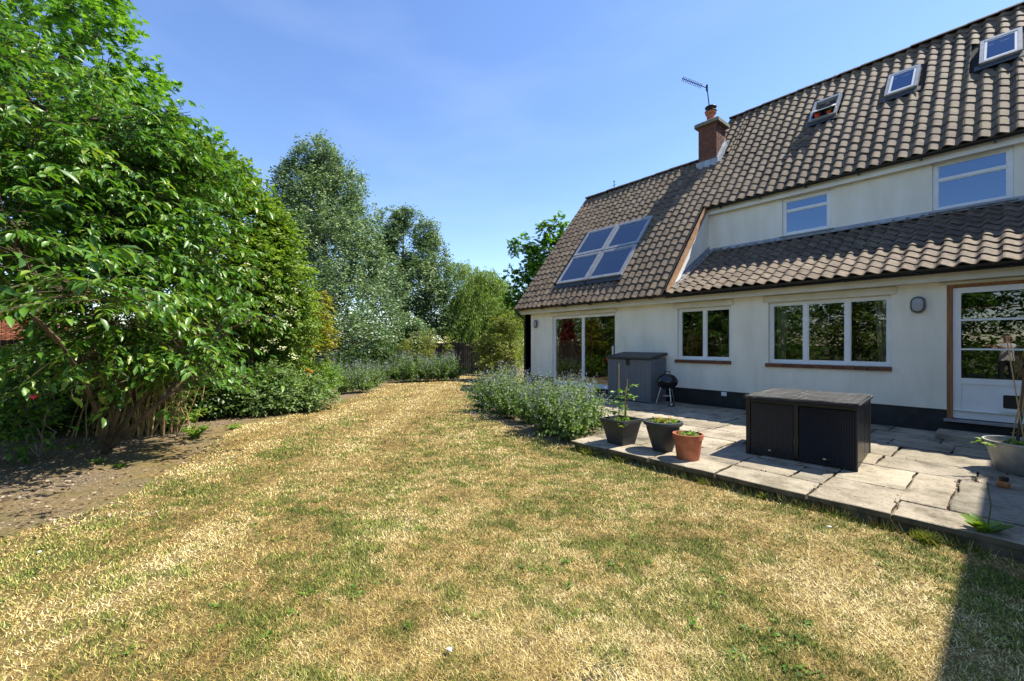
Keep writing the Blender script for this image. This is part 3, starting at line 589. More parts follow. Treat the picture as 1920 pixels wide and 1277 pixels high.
pcx, pcy = -5.66, 12.27
part(MB().lathe([(.16, 7.775), (.13, 7.82), (.105, 7.9), (.11, 8.06), (.145, 8.08), (.15, 8.13), (.12, 8.135), (.10, 8.1), (.09, 7.9)], 18, (pcx, pcy, 0)), 'chimney_pot', 'terra', ch, smooth=True)
cw = MB(); 
for k in range(4): an = R(45+90*k); cw.tube([(pcx+.10*math.cos(an), pcy+.10*math.sin(an), 8.13), (pcx+.12*math.cos(an), pcy+.12*math.sin(an), 8.27)], .012, 5)
cw.lathe([(.001, 8.32), (.09, 8.315), (.155, 8.28), (.16, 8.265), (.13, 8.26), (.001, 8.275)], 18, (pcx, pcy, 0)); cw.lathe([(.15, 8.135), (.165, 8.15), (.15, 8.165), (.10, 8.165)], 18, (pcx, pcy, 0))
part(cw, 'cowl', 'black', ch, smooth=True)
(y0c, z0c) = rp((12.0-EY)/ca, .07)
cl = MB().box(c0x-.05, c1x+.05, c0y-.03, c0y-.004, z0c-.10, z0c+.13)
q0c, q1c = (11.97-EY)/ca, (12.58-EY)/ca
(ya, za), (yb, zb) = rp(q0c, .05), rp(q1c, .05)
cl.prism([(c1x+.004, ya+.03, za), (c1x+.004, yb, zb), (c1x+.004, yb, zb+.17), (c1x+.004, ya+.03, za+.17)], (.014, 0, 0)); cl.prism([(c1x, ya, za+.01), (c1x, yb, zb+.01), (c1x+.14, yb, zb+.01), (c1x+.14, ya, za+.01)], (0, -.01, .012))
part(cl, 'chimney_flashing', 'lead', ch)
# rooms behind the glass
def room(x0, x1, y0, y1, z0, z1, name):
    v = [(x, y, z) for z in (z0, z1) for y in (y0, y1) for x in (x0, x1)]
    part(MB().add(v, [(4, 5, 7, 6), (2, 6, 7, 3), (0, 4, 6, 2), (1, 3, 7, 5)]), name, 'room'); part(MB().add(v[:4], [(0, 1, 3, 2)]), name.replace('wall', 'floor'), 'roomfloor')
for a, b in ((-9.88, -5.6), (-5.5, -3.3), (-3.25, -.95), (-.9, 1.4)): room(a, b, D+.305, 12.6, .31, 2.45, 'room_wall')
for a, b in ((-4.9, -1.6), (-1.5, 1.4)): room(a, b, UY+.255, 14, 3.3, 5.0, 'room_wall')
# wing beyond the right of the picture; it throws the shadow over the end of the patio
wg = MB().box(1.452, 6.2, 4.75, 18, 0, 4.95); part(wg, 'side_wing', 'wall')
part(MB().prism([(1.50, 4.65, 4.953), (6.25, 4.65, 4.953), (3.87, 4.65, 7.7)], (0, 13.4, 0)), 'side_wing_roof', 'tile')
# ------------------------------------------------------------------ things on and around the house
def lamp(x, z, w_, h_, label):
    e = empty('wall_lamp', (x, D, z), label, 'lamp', 'bulkhead lamps on the house wall')
    def rr(w, h, n=6):
        r = w*.5; p = []
        for cz, a0 in ((h/2-r, 0), (-h/2+r, 180)): p += [(r*math.cos(R(a0+180*k/n)), cz+r*math.sin(R(a0+180*k/n))) for k in range(n+1)]
        return p
    def shell(layers):
        mb = MB(); n = None
        for (w, h, y) in layers:
            p = rr(w, h); n = len(p); mb.v += [(a, y, b) for a, b in p]
        m = len(layers); mb.f = [(i*n+k, i*n+(k+1) % n, (i+1)*n+(k+1) % n, (i+1)*n+k) for i in range(m-1) for k in range(n)]+[tuple((m-1)*n+k for k in range(n))]; return mb
    shell([(w_, h_, 0), (w_, h_, -.035), (w_*.93, h_*.95, -.05), (w_*.80, h_*.86, -.052)]).build('housing', M['lampgrey'], e, smooth=True)
    shell([(w_*.76, h_*.82, -.05), (w_*.74, h_*.80, -.075), (w_*.6, h_*.7, -.095), (w_*.3, h_*.5, -.102)]).build('diffuser', M['opal'], e, smooth=True)
    shell([(w_*.86, h_*.9, -.05), (w_*.86, h_*.9, -.064), (w_*.78, h_*.84, -.066)]).build('retaining_ring', M['black'], e)
lamp(-9.655, 2.075, .19, .25, 'grey bulkhead lamp between black downpipe and sliding door'); lamp(-.976, 2.06, .185, .27, 'grey oval bulkhead lamp between triple window and back door')
e = empty('tv_aerial', (-5.6, 12.62, 7.2), 'dark multi element television aerial on a mast behind the chimney', 'aerial')
b0 = np.array(W(1325.5, 165, 12.35)); b1 = np.array(W(1279, 147, 12.45)); base = Vector(e.location); mt = Vector(b0)
MB().tube([Vector((-5.73, 12.62, 7.3)), Vector((mt.x, mt.y, mt.z+.04))], .016, 6).build('mast', M['black'], e, world=True)
MB().tube([b0, b1], .012, 5).build('boom', M['black'], e, world=True)
dirb = Vector(b1-b0).normalized(); sd_ = dirb.cross(Vector((0, 0, 1))).normalized(); upb = sd_.cross(dirb)
for k in range(12):
    p = Vector(b0+(b1-b0)*(.22+.75*k/11)); mb = MB()
    for s in (-1, 1): mb.tube([p, p+sd_*.07*s+upb*.035], .009, 4).tube([p, p+sd_*.07*s-upb*.035], .009, 4)
    mb.build('aerial_element', M['black'], e, world=True)
MB().tube([b0+np.array((0, 0, .09)), b0-np.array((0, 0, .09))], .03, 6).build('reflector', M['black'], e, world=True)
wv = empty('weather_vane', (-9.5, 12.26, 6.84), 'tiny dark finial standing on the lower ridge near its left end', 'finial')
yv, zv = rp(RL); wv.location = (W(1142, 355, 14.6)[0], yv, zv)
MB().tube([(0, 0, .05), (0, 0, .32)], .012, 5).tube([(-.07, 0, .2), (.07, 0, .2)], .008, 4).lathe([(.001, .30), (.035, .335), (.001, .37)], 8).build('spindle', M['black'], wv)
ds = tag(MB().cbox(-.73, .95, 8.36, 8.86, PZ+.006, .205, .01).build('door_step', M['slab']), 'low stone step on the patio below the back door', 'step')
# storage shed
e = empty('storage_shed', (-6.38, 8.42, PZ), 'grey resin storage shed with charcoal lid beside the sliding door', 'storage shed')
w_, d_ = 1.16, .66; MB().box(.03, w_-.03, .03, d_, .02, .98).build('body', M['grey'], e)
MB().cbox(0, .03, 0, d_, 0, .99, .006).build('side_panel', M['grey'], e); sp = MB().cbox(w_-.03, w_, 0, d_, 0, .99, .006)
for k in range(5): sp.box(w_-.001, w_+.010, .08+k*.115, .15+k*.115, .10, .90)
sp.build('side_panel', M['grey'], e)
for k in range(2):
    x0 = .034+k*(w_/2-.03); x1 = x0+w_/2-.042; mb = MB().cbox(x0, x1, .002, .028, .03, .97, .006)
    for j in range(9): xx = x0+.03+j*.053; mb.box(xx, xx+.026, -.008, .004, .07, .92)
    dd = mb.build('shed_door', M['grey'], e)
lid = MB().prism([(-.03, -.05, .985), (-.03, -.05, 1.03), (-.03, d_+.01, 1.13), (-.03, d_+.01, 1.07)], (w_+.06, 0, 0)).build('lid', M['dgrey'], e)
MB().cbox(w_/2-.045, w_/2+.045, -.03, .001, .84, .97, .01).build('latch', M['black'], e); MB().box(.03, w_-.03, .01, d_-.01, 0, .022).build('base', M['dgrey'], e)
# kettle barbecue
e = empty('kettle_barbecue', (-4.86, 8.50, PZ), 'small black kettle barbecue on thin metal legs beside grey shed', 'barbecue')
zb_ = .52
MB().lathe([(.001, .345), (.08, .35), (.15, .39), (.20, .45), (.222, zb_), (.215, zb_)], 28).build('bowl', M['enamel'], e, smooth=True)
ldo = MB().lathe([(.226, zb_-.004), (.226, zb_+.012), (.205, .585), (.15, .645), (.08, .675), (.001, .682)], 28).build('lid', M['enamel'], e, smooth=True)
MB().tube([(-.06, 0, .668), (-.06, 0, .735), (.06, 0, .735), (.06, 0, .668)], .011, 6).build('lid_handle', M['black'], ldo); MB().tube([(-.20, -.02, .50), (-.255, -.03, .50), (-.255, .05, .50), (-.20, .06, .5)], .008, 6).build('bowl_handle', M['black'], e)
for an in (200, 320, 80):
    c_, s_ = math.cos(R(an)), math.sin(R(an)); MB().tube([(c_*.13, s_*.13, .39), (c_*.24, s_*.24, .0)], .010, 6).build('leg', M['chrome'], e)
for an in (320,):
    c_, s_ = math.cos(R(an)), math.sin(R(an)); Mx = Matrix.Translation((c_*.24+.03, s_*.24, .055)) @ Matrix.Rotation(R(90), 4, 'Y') @ Matrix.Rotation(0, 4, 'X')
    Mx = Matrix.Translation((c_*.25, s_*.25, .055)) @ Matrix.Rotation(R(75), 4, 'X')
    wh = MB().lathe([(.03, -.014), (.052, -.016), (.055, 0), (.052, .016), (.03, .014)], 18, M=Mx).build('wheel', M['black'], e, smooth=True); MB().lathe([(.001, -.012), (.03, -.012), (.03, .012), (.001, .012)], 14, M=Mx).build('hub', M['chrome'], wh)
MB().lathe([(.09, .20), (.10, .205), (.10, .215), (.001, .20)], 18).build('ash_tray', M['chrome'], e)
# rattan cushion box
e = empty('rattan_box', (-2.11, 5.50, PZ), 'large black woven rattan storage box on the sunny patio slabs', 'storage box', rz=math.atan2(.08, 1.05))
w_, d_, h_ = 1.06, 1.12, .665
fm = MB()
for x in (.0, w_-.045):
    for y in (0, d_-.045): MB().box(x, x+.045, y, y+.045, 0, h_).build('corner_post', M['black'], e)
fm.box(w_*.5-.03, w_*.5+.005, .003, .04, .03, h_-.002); fm.build('centre_post', M['black'], e)
for z in (.031, h_-.03): MB().box(.046, w_-.046, .006, .038, z, z+.025).build('rail', M['black'], e)
for x0, x1, y in ((.05, w_*.5-.035, .0), (w_*.5+.012, w_-.002, -.012)):
    p = MB().cbox(x0, x1, y, y+.03, .02, h_-.035, .006).build('front_panel', M['rattan'], e)
    xl = x0+(x1-x0)*.5; MB().box(xl-.035, xl+.035, y-.004, y, .075, .092).build('maker_tag', M['black'], p); MB().box(xl-.033, xl-.008, y-.006, y-.004, .077, .090).build('tag_print', M['tag'], p)
for x in (.004, w_-.02):
    for y0, y1 in ((.05, d_*.52), (d_*.55, d_-.05)): MB().box(x, x+.016, y0, y1, .03, h_-.01).build('side_panel', M['rattan'], e)
MB().box(.05, w_-.05, d_-.02, d_-.004, .03, h_-.01).build('back_panel', M['rattan'], e)
ld_ = MB().cbox(-.02, w_+.02, -.025, d_+.03, h_+.004, h_+.04, .008).build('lid', M['rattan'], e)
sl_ = MB(); k = 0
for k in range(34): xk = -.012+k*(w_+.024)/34; sl_.cbox(xk+.004, xk+.027, -.02, d_+.025, h_+.0385, h_+.046, .003)
sl_.build('lid_weave', M['rattan'], ld_)
# leaf clouds ------------------------------------------------------
def nrm(a): return a/np.maximum(np.linalg.norm(a, axis=-1, keepdims=True), 1e-9)
T_DIA = (np.array([(0, 0, 0), (.5, .30, .05), (1, 0, -.04), (.5, -.30, .05)]), np.array([(0, 1, 2), (0, 2, 3)]))
T_OVAL = (np.array([(0, 0, 0), (.28, .22, .05), (.68, .20, .04), (1, 0, -.12), (.68, -.20, .04), (.28, -.22, .05), (.5, 0, 0)]), np.array([(0, 6, 1), (1, 6, 2), (2, 6, 3), (3, 6, 4), (4, 6, 5), (5, 6, 0)]))
T_STAR = (np.array([(.35, 0, 0), (0, 0, 0), (.15, .5, 0), (.42, .2, .03), (.75, .42, -.03), (.62, .13, .02), (1.05, 0, -.05), (.62, -.13, .02), (.75, -.42, -.03), (.42, -.2, .03), (.15, -.5, 0)]), np.array([(0, 1, 2), (0, 2, 3), (0, 3, 4), (0, 4, 5), (0, 5, 6), (0, 6, 7), (0, 7, 8), (0, 8, 9), (0, 9, 10), (0, 10, 1)]))
T_CH = (T_OVAL[0]*np.array((1, .82, 1.3)), T_OVAL[1])
T_LANCE = (np.array([(0, 0, 0), (.4, .10, .03), (1, 0, -.08), (.4, -.10, .03)]), np.array([(0, 1, 2), (0, 2, 3)]))
def leafverts(P, Dv, Nv, S, T):
    Dv = nrm(Dv); side = nrm(np.cross(Nv, Dv)); Nv = np.cross(Dv, side); t = T[0]
    return P[:, None]+S[:, None, None]*(t[None, :, :1]*Dv[:, None]+t[None, :, 1:2]*side[:, None]+t[None, :, 2:]*Nv[:, None])
def leafmesh(name, P, Dv, Nv, S, T, rv=None):
    n = len(P); k = len(T[0]); V = leafverts(P, Dv, Nv, S, T)
    Fc = (T[1][None]+(np.arange(n)*k)[:, None, None]).reshape(-1, 3)
    rv = rng.random(n) if rv is None else rv
    return npmesh(name, V, Fc, {'rnd': np.repeat(rv, k)})
def twigs(starts, dirs, L, per, droop, size, hang=.3, side=.9, sv=.35, upn=1.0, spread=0.0):
    n = len(starts); s = (np.arange(per)+.5)/per; s = np.clip(s[None]+rng.normal(0, .05, (n, per)), 0.02, 1.05)
    L = L*(.6+.8*rng.random(n)); dirs = nrm(dirs)
    P = starts[:, None]+dirs[:, None]*(s*L[:, None])[..., None]; P[..., 2] -= droop*(s**2)*L[:, None]
    if spread: P += rng.normal(0, spread, P.shape)
    tang = dirs[:, None]*np.ones((1, per, 1)); tang = tang.copy(); tang[..., 2] -= 2*droop*s; tang = nrm(tang)
    up = np.array((0, 0, 1.0)); lat = nrm(np.cross(tang, up+rng.normal(0, .15, tang.shape))); sg = np.where(np.arange(per) % 2, 1, -1)[None, :, None]
    Dv = tang*.6+lat*sg*side+rng.normal(0, .3, tang.shape); Dv[..., 2] -= hang
    Nv = np.zeros_like(Dv); Nv[..., 2] = upn; Nv = Nv+rng.normal(0, .45, Dv.shape)
    S = size*(1-sv+2*sv*rng.random((n, per)))
    return P.reshape(-1, 3), Dv.reshape(-1, 3), Nv.reshape(-1, 3), S.ravel()
def sample(blobs, n, shell=.45, gap=.42):
    P, d, i = sample0(blobs, int(n*2.2), shell); f = 2.1/np.median(np.array(blobs)[:, 3]); x, y, z = P[:, 0]*f, P[:, 1]*f, P[:, 2]*f
    q = .5*vn(x+.6*z, y-.5*z, 31)+.5*vn(1.9*x-1.3*z, 1.9*y+1.5*z, 32); th_ = np.quantile(q, gap); k = np.nonzero(q > th_)[0][:n]
    return P[k], d[k], i[k]
def sample0(blobs, n, shell=.45):
    b = np.array(blobs, float); vol = (b[:, 3]*b[:, 4]*b[:, 5])**.72; i = rng.choice(len(b), n, p=vol/vol.sum())
    d = nrm(rng.normal(size=(n, 3))); r = shell+(1-shell)*rng.random(n)**.6; r *= 1+.16*rng.normal(size=n)*(rng.random(n) < .3)
    return b[i, :3]+d*r[:, None]*b[i, 3:], d, i
def B(u, v, t, ru, rv=None, rt=None):                                  # blob from picture measures at a depth
    p = W(u, v, t); s = t/F; rv = ru if rv is None else rv; return (*p, (rt or ru)*s, (rt or ru)*s, rv*s)
def curve(a, b, n=5, sag=.0, jit=.06):
    a, b = np.array(a, float), np.array(b, float); L = np.linalg.norm(b-a); p = [a+(b-a)*i/n for i in range(n+1)]
    for i in range(1, n): p[i] = p[i]+np.array([rnd.gauss(0, jit*L*.5) for _ in range(3)])*np.array((1, 1, .6))+np.array((0, 0, sag*L*math.sin(math.pi*i/n)))
    return p
def limbs(mb, blobs, trunk, r0, sub=5, n=5, sub_r=.22):
    tr = np.array(trunk)
    for b in blobs:
        c = np.array(b[:3]); below = tr[tr[:, 2] < c[2]-.25*b[5]] if (tr[:, 2] < c[2]-.25*b[5]).any() else tr[:1]
        s = below[np.argmin(np.linalg.norm(below-c, axis=1)+.0)]
        L = np.linalg.norm(c-s); rr = min(r0*.55, .012+L*.014)
        mb.tube(curve(s, c, 5, .06), [rr*(1-.6*i/5) for i in range(6)], n)
        for k in range(sub):
            d = nrm(rng.normal(size=3)); e = c+d*np.array(b[3:])*.85; m = s+(c-s)*rnd.uniform(.55, 1)
            mb.tube(curve(m, e, 4, .05, .1), [rr*sub_r*2*(1-.8*i/4) for i in range(5)], 4, False)
def opened(P):                                                         # a gap in the crowns at the left, open to the brick outbuilding
    pu, pv = project(P); return ~((pu < 44) & (pu > -30) & (pv > 598) & (pv < 642))
GAP = .42
def tree(name, label, cat, base, top, blobs, nt_, per, L, size, T, lm, bm='bark', r0=.15, droop=.35, hang=.3, shell=.45, group=None, sub=5, up=.25, lean_=None, trunks=None, spread=0, zmin=.06):
    e = empty(name, tuple(base), label, cat, group)
    mb = MB(); tps = trunks or [curve(base, top, 7, 0, .03)]; allp = []
    for tp in tps:
        k = len(tp); mb.tube(tp, [r0*(1.15 if i == 0 else 1-.8*i/(k-1)) for i in range(k)], 8); allp += list(tp)
    mb.build('trunk', M[bm], e, world=True, smooth=True)
    lb_ = MB(); limbs(lb_, blobs, allp, r0, sub); lb_.build('branches', M[bm], e, world=True)
    st, d, _ = sample(blobs, nt_, shell, GAP); dd = d*.8+rng.normal(0, .45, d.shape); dd[:, 2] += up
    P, Dv, Nv, S = twigs(st, dd, L, per, droop, size, hang, spread=spread)
    k = (P[:, 2] > zmin) & opened(P); cr = link('crown', leafmesh('crown', P[k], Dv[k], Nv[k], S[k], T), M[lm], e, world=True); cr['kind'] = 'stuff'
    return e, cr
#VEG
M['autumn'] = leafmat('red_yellow_leaf', [(0, (.35, .05, .02)), (.5, (.45, .22, .03)), (1, (.45, .38, .05))], .3, .5, 3, .2, tcol=(1, 1, 1))
# ------------------------------------------------------------------ trees and shrubs
base = G(195, 850); stems = [[base, W(235, 790, 5.7), W(275, 735, 5.8), W(320, 690, 6.0), W(345, 640, 6.1), W(350, 540, 6.3), W(330, 420, 6.3)],
    [base, W(212, 800, 5.5), W(232, 740, 5.4), W(220, 640, 5.4), W(190, 520, 5.4), W(160, 380, 5.5), W(120, 240, 5.6)],
    [base, W(250, 800, 5.3), W(300, 755, 5.2), W(360, 700, 5.4), W(400, 640, 6.0), W(440, 560, 6.4)],
    [base, W(190, 790, 5.2), W(150, 700, 4.8), W(110, 640, 4.2), W(60, 590, 3.7)]]
CB = [B(*b) for b in ((50, 330, 5.0, 130), (170, 290, 5.5, 115), (275, 265, 6, 66), (345, 222, 6, 26), (355, 295, 6.3, 44), (320, 410, 6.2, 82), (140, 460, 5.2, 130), (270, 510, 6, 88), (385, 480, 6.4, 52), (370, 575, 6.4, 56), (430, 580, 6.3, 36, 16), (490, 592, 6.2, 30, 9), (150, 545, 4.0, 75, 30), (200, 590, 5, 100, 60), (330, 640, 5.6, 60, 35), (370, 715, 5.5, 22, 12), (40, 180, 6, 120), (20, 430, 4.2, 80), (190, 670, 5.2, 70, 40), (290, 670, 5.6, 80, 36), (150, 668, 5.0, 66, 28), (345, 700, 5.5, 40, 20))]
e = empty('cherry_tree', tuple(base), 'large cherry tree with drooping oval leaves leaning over the soil bed', 'tree')
mb = MB()
for tp in stems: mb.tube(tp, [(.027)*(1.2-.9*i/(len(tp)-1)) for i in range(len(tp))], 8)
mb.build('trunk', M['bark'], e, world=True, smooth=True)
mb = MB(); limbs(mb, CB, [p for t_ in stems for p in t_], .05, 9); mb.build('branches', M['bark'], e, world=True)
st, d, _ = sample(CB, 1600, .1, .5); dd = d*.8+rng.normal(0, .35, d.shape); dd[:, 2] = dd[:, 2]*.2+.08
P, Dv, Nv, S = twigs(st, dd, .70, 19, .30, .108, .5, .85, .48, 1.3, .012)
k = (P[:, 2] > .5) & opened(P); P, Dv, Nv, S = P[k], Dv[k], Nv[k], S[k]; pu, pv = project(P)
big = np.argsort(np.where((pu > 5) & (pu < 560) & (pv > 10) & (pv < 760), depth(P)/S, 1e9))[:300]; rest = np.ones(len(P), bool); rest[big] = False
crown = link('crown', leafmesh('crown', P[rest], Dv[rest], Nv[rest], S[rest], T_CH), M['cherry'], e, world=True); crown['kind'] = 'stuff'
lms = []
for r_ in (.15, .4, .6, .8, .95): 
    me = npmesh('leaf', T_CH[0], T_CH[1], {'rnd': np.full(len(T_CH[0]), r_)}); me.materials.append(M['cherry']); lms.append(me)
for i in big:
    dv = Vector(Dv[i]).normalized(); sd = Vector(Nv[i]).cross(dv).normalized(); nv = dv.cross(sd); s = S[i]
    o = link('leaf', rnd.choice(lms), None, crown); o.matrix_basis = Matrix(((dv.x*s, sd.x*s, nv.x*s, P[i][0]), (dv.y*s, sd.y*s, nv.y*s, P[i][1]), (dv.z*s, sd.z*s, nv.z*s, P[i][2]), (0, 0, 0, 1)))
tw = MB(); ii = range(len(st))
for j in ii:
    q = nrm(dd[j]); p0 = st[j]; p1 = p0+q*.37-np.array((0, 0, .06)); p2 = p0+q*.74-np.array((0, 0, .22)); tw.tube([p0-q*.15, p1, p2], [.005, .0035, .002], 3, False)
tw.build('twigs', M['bark'], e, world=True)['kind'] = 'stuff'
b = PG(90, 9.5); tree('maple_tree', 'tall maple with star shaped leaves towering behind the cherry at the left edge', 'tree', b, W(110, -60, 9.5),
    [B(*q) for q in ((60, 60, 9, 160), (160, 60, 9, 62), (205, 140, 9.5, 62), (285, 195, 10, 55), (325, 215, 10, 26), (100, 250, 9, 150), (250, 300, 10, 110), (370, 310, 10.5, 60), (40, -120, 9, 150), (130, -40, 9, 60), (150, 420, 10, 130), (300, 420, 10.5, 110), (70, 470, 10, 100))],
    2600, 9, .42, .125, T_STAR, 'maple', r0=.16, droop=.15, hang=.35, sub=7)
b = PG(440, 12); tree('field_maple', 'bright green field maple between the cherry and the silver poplars', 'tree', b, W(450, 400, 12),
    [B(*q) for q in ((425, 340, 10.2, 44), (440, 405, 10, 66), (488, 430, 10.2, 42), (395, 320, 10.4, 38), (500, 505, 10, 55), (440, 510, 9.6, 72), (530, 475, 10.4, 24), (415, 600, 9.8, 75), (517, 445, 10.2, 30), (545, 500, 10.2, 26), (478, 385, 10.2, 28))],
    4200, 9, .35, .095, T_DIA, 'elder', r0=.10, droop=.1, hang=.3)
b = PG(490, 10.6); ee, cr_ = tree('elder_bush', 'light green elder bush dotted with flat cream flower heads', 'shrub', b, W(490, 560, 10.4),
    [B(*q) for q in ((480, 570, 9.8, 72), (525, 600, 10.2, 42), (540, 520, 10.6, 32), (460, 650, 10.2, 60), (545, 645, 10.3, 36), (500, 500, 10.4, 45), (520, 680, 10.3, 35), (555, 560, 10.2, 30), (560, 610, 10.1, 28), (540, 690, 10, 26))],
    2600, 9, .32, .085, T_OVAL, 'elder', r0=.06, droop=.35, hang=.4)
for u, v in ((503, 525), (522, 560), (470, 535), (540, 610), (505, 600), (555, 545), (512, 640), (530, 655), (485, 570), (552, 668), (497, 655), (545, 585), (468, 500)):
    p = W(u, v, 9.0+rnd.uniform(-.15, .2)); n = 26; an = rng.random(n)*2*np.pi; r_ = .095*np.sqrt(rng.random(n)); q = p+(r_*np.cos(an))[:, None]*np.array((SS, CC, 0))+(r_*np.sin(an))[:, None]*np.array((CC*.6, -SS*.6, .7))+rng.normal(0, .01, (n, 3))
    link('flower_head', leafmesh('flower_head', q, rng.normal(size=(n, 3))*np.array((1, 1, .3)), np.tile((.5, -.5, .7), (n, 1))+rng.normal(0, .3, (n, 3)), np.full(n, .045), T_DIA), M['elderflower'], ee, world=True)['kind'] = 'stuff'
b = PG(590, 11.8); tree('golden_shrub', 'yellow gold leaved shrub glowing beside the elder', 'shrub', b, W(588, 580, 13), [B(*q) for q in ((593, 598, 11.6, 22), (585, 640, 11.6, 32), (600, 565, 11.8, 14), (606, 630, 11.5, 20), (578, 585, 11.6, 16))], 520, 9, .25, .075, T_DIA, 'gold', r0=.03)
b = PG(625, 23.5); tree('silver_poplar', 'tallest grey green silver poplar rising above the garden border', 'tree', b, W(605, 270, 24),
    [B(*q) for q in ((592, 290, 24, 30), (572, 305, 24, 24), (620, 305, 24, 28), (555, 340, 24, 38), (640, 350, 24, 42), (600, 390, 24, 72), (535, 385, 24, 34), (672, 425, 24, 44), (620, 475, 23, 92), (552, 470, 24, 55), (692, 500, 23.5, 46), (640, 570, 21, 80), (590, 555, 22, 55), (700, 590, 20, 52), (610, 640, 18, 52), (680, 640, 17.5, 52), (645, 665, 17, 40), (725, 545, 22, 40), (525, 425, 24, 25), (515, 470, 24, 28))],
    13000, 9, .42, .13, T_DIA, 'poplar', 'palebark', r0=.22, droop=.1, hang=.35, shell=.3, sub=12, spread=.05, group='silver poplars')
b = PG(765, 27); tree('silver_poplar', 'lower silver poplar with two pointed tops, left of the weeping tree', 'tree', b, W(755, 400, 27),
    [B(*q) for q in ((733, 415, 27, 24), (755, 410, 27, 16), (755, 460, 27, 34), (778, 408, 27, 15), (795, 440, 27, 28), (800, 480, 27, 36), (775, 540, 26, 55), (828, 520, 27, 26), (822, 580, 26, 46), (848, 610, 25, 28), (738, 510, 27, 38), (770, 640, 23, 42), (725, 460, 27, 20), (735, 620, 24, 35))],
    7600, 9, .42, .14, T_DIA, 'poplar', 'palebark', r0=.14, droop=.1, hang=.35, shell=.35, sub=9, spread=.05, group='silver poplars', trunks=[curve(PG(768, 27), W(757, 400, 27), 7, 0, .02), curve(PG(782, 26.5), W(795, 420, 27), 7, 0, .02)])
b = PG(905, 26)
tree('weeping_tree', 'weeping tree with hanging light green strands beyond the dark fence', 'tree', b, W(895, 500, 26), [B(*q) for q in ((862, 505, 26, 11, 18), (880, 515, 26, 18, 20), (912, 528, 26, 22), (942, 545, 26, 18), (895, 560, 26, 36), (938, 590, 25, 34), (865, 585, 26, 24), (905, 610, 25, 42), (965, 590, 24, 24))],
    4600, 22, 1.25, .15, T_LANCE, 'willow', r0=.12, droop=1.5, hang=1.2, shell=.2, up=.1)
b = PG(1015, 22); tree('sycamore_tree', 'open branched bright green sycamore behind the left end of the house', 'tree', b, W(1020, 440, 22),
    [B(*q) for q in ((1048, 418, 22, 12), (1022, 432, 22, 11), (1030, 470, 22, 24), (983, 455, 22, 12), (968, 462, 22, 9), (1000, 485, 22, 18), (975, 515, 22, 12), (1012, 520, 22, 30), (985, 545, 22, 20), (960, 512, 22, 8), (1000, 575, 22, 32), (1052, 450, 22, 14), (965, 560, 22, 16))],
    1250, 9, .34, .15, T_STAR, 'maple', r0=.10, droop=.25, hang=.4, shell=.3, sub=4)
b = PG(940, 16.6); tree('bronze_shrub', 'bronze and yellow green shrub growing against the left house corner', 'shrub', b, W(940, 610, 16.8), [B(*q) for q in ((940, 640, 17, 32), (908, 655, 17, 20), (958, 610, 17, 17), (955, 672, 16.2, 24), (920, 688, 16.2, 18), (935, 605, 17, 15))], 1300, 9, .3, .075, T_DIA, 'bronze', r0=.04)
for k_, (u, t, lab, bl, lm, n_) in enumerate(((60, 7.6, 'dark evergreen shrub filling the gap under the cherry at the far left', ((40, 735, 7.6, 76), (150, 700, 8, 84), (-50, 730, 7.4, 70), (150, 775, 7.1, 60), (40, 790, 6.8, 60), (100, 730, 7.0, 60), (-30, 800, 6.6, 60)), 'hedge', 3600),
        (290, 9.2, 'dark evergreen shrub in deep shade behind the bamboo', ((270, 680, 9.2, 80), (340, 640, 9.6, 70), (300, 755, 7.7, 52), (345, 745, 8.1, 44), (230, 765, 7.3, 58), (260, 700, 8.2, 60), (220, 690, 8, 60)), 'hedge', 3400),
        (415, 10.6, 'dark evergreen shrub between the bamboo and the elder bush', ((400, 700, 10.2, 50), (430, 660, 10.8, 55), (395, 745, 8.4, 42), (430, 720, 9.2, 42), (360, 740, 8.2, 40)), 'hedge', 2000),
        (480, 9.9, 'leafy grey green shrub on the lawn edge below the elder', ((470, 738, 8.9, 46), (510, 728, 9.1, 40), (438, 740, 8.7, 36), (490, 755, 8.7, 34)), 'catmint', 1300),
        (560, 9.9, 'spreading mid green shrub left of the first catmint', ((555, 738, 9.2, 42), (595, 742, 9.5, 32), (530, 752, 9.0, 32), (575, 758, 9.2, 26)), 'catmint', 1200),
        (590, 11.4, 'green rose bush with a few red blooms in the border', ((590, 712, 11.4, 30), (612, 705, 11.6, 18)), 'fresh', 420),
        (700, 16.6, 'dark shrub beneath the silver poplar behind the catmint row', ((700, 670, 16.8, 34), (660, 690, 15.5, 34), (740, 680, 17.6, 28)), 'hedge', 1000),
        (800, 19.0, 'yellow green shrub in front of the far fence', ((785, 655, 19, 30), (820, 645, 19.4, 24), (760, 670, 18.6, 24)), 'bronze', 900))):
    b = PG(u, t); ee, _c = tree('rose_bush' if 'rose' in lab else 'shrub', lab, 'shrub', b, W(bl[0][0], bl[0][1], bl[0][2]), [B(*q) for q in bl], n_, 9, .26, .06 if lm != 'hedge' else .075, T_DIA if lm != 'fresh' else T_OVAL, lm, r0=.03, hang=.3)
    if 'rose' in lab:
        for u, v in ((577, 694), (584, 698), (581, 703), (572, 700)):
            p = W(u, v, 10.9); MB().lathe([(.001, -.03), (.04, -.01), (.05, .02), (.03, .035), (.001, .02)], 8, p).build('bloom', M['red'], ee, world=True, smooth=True)
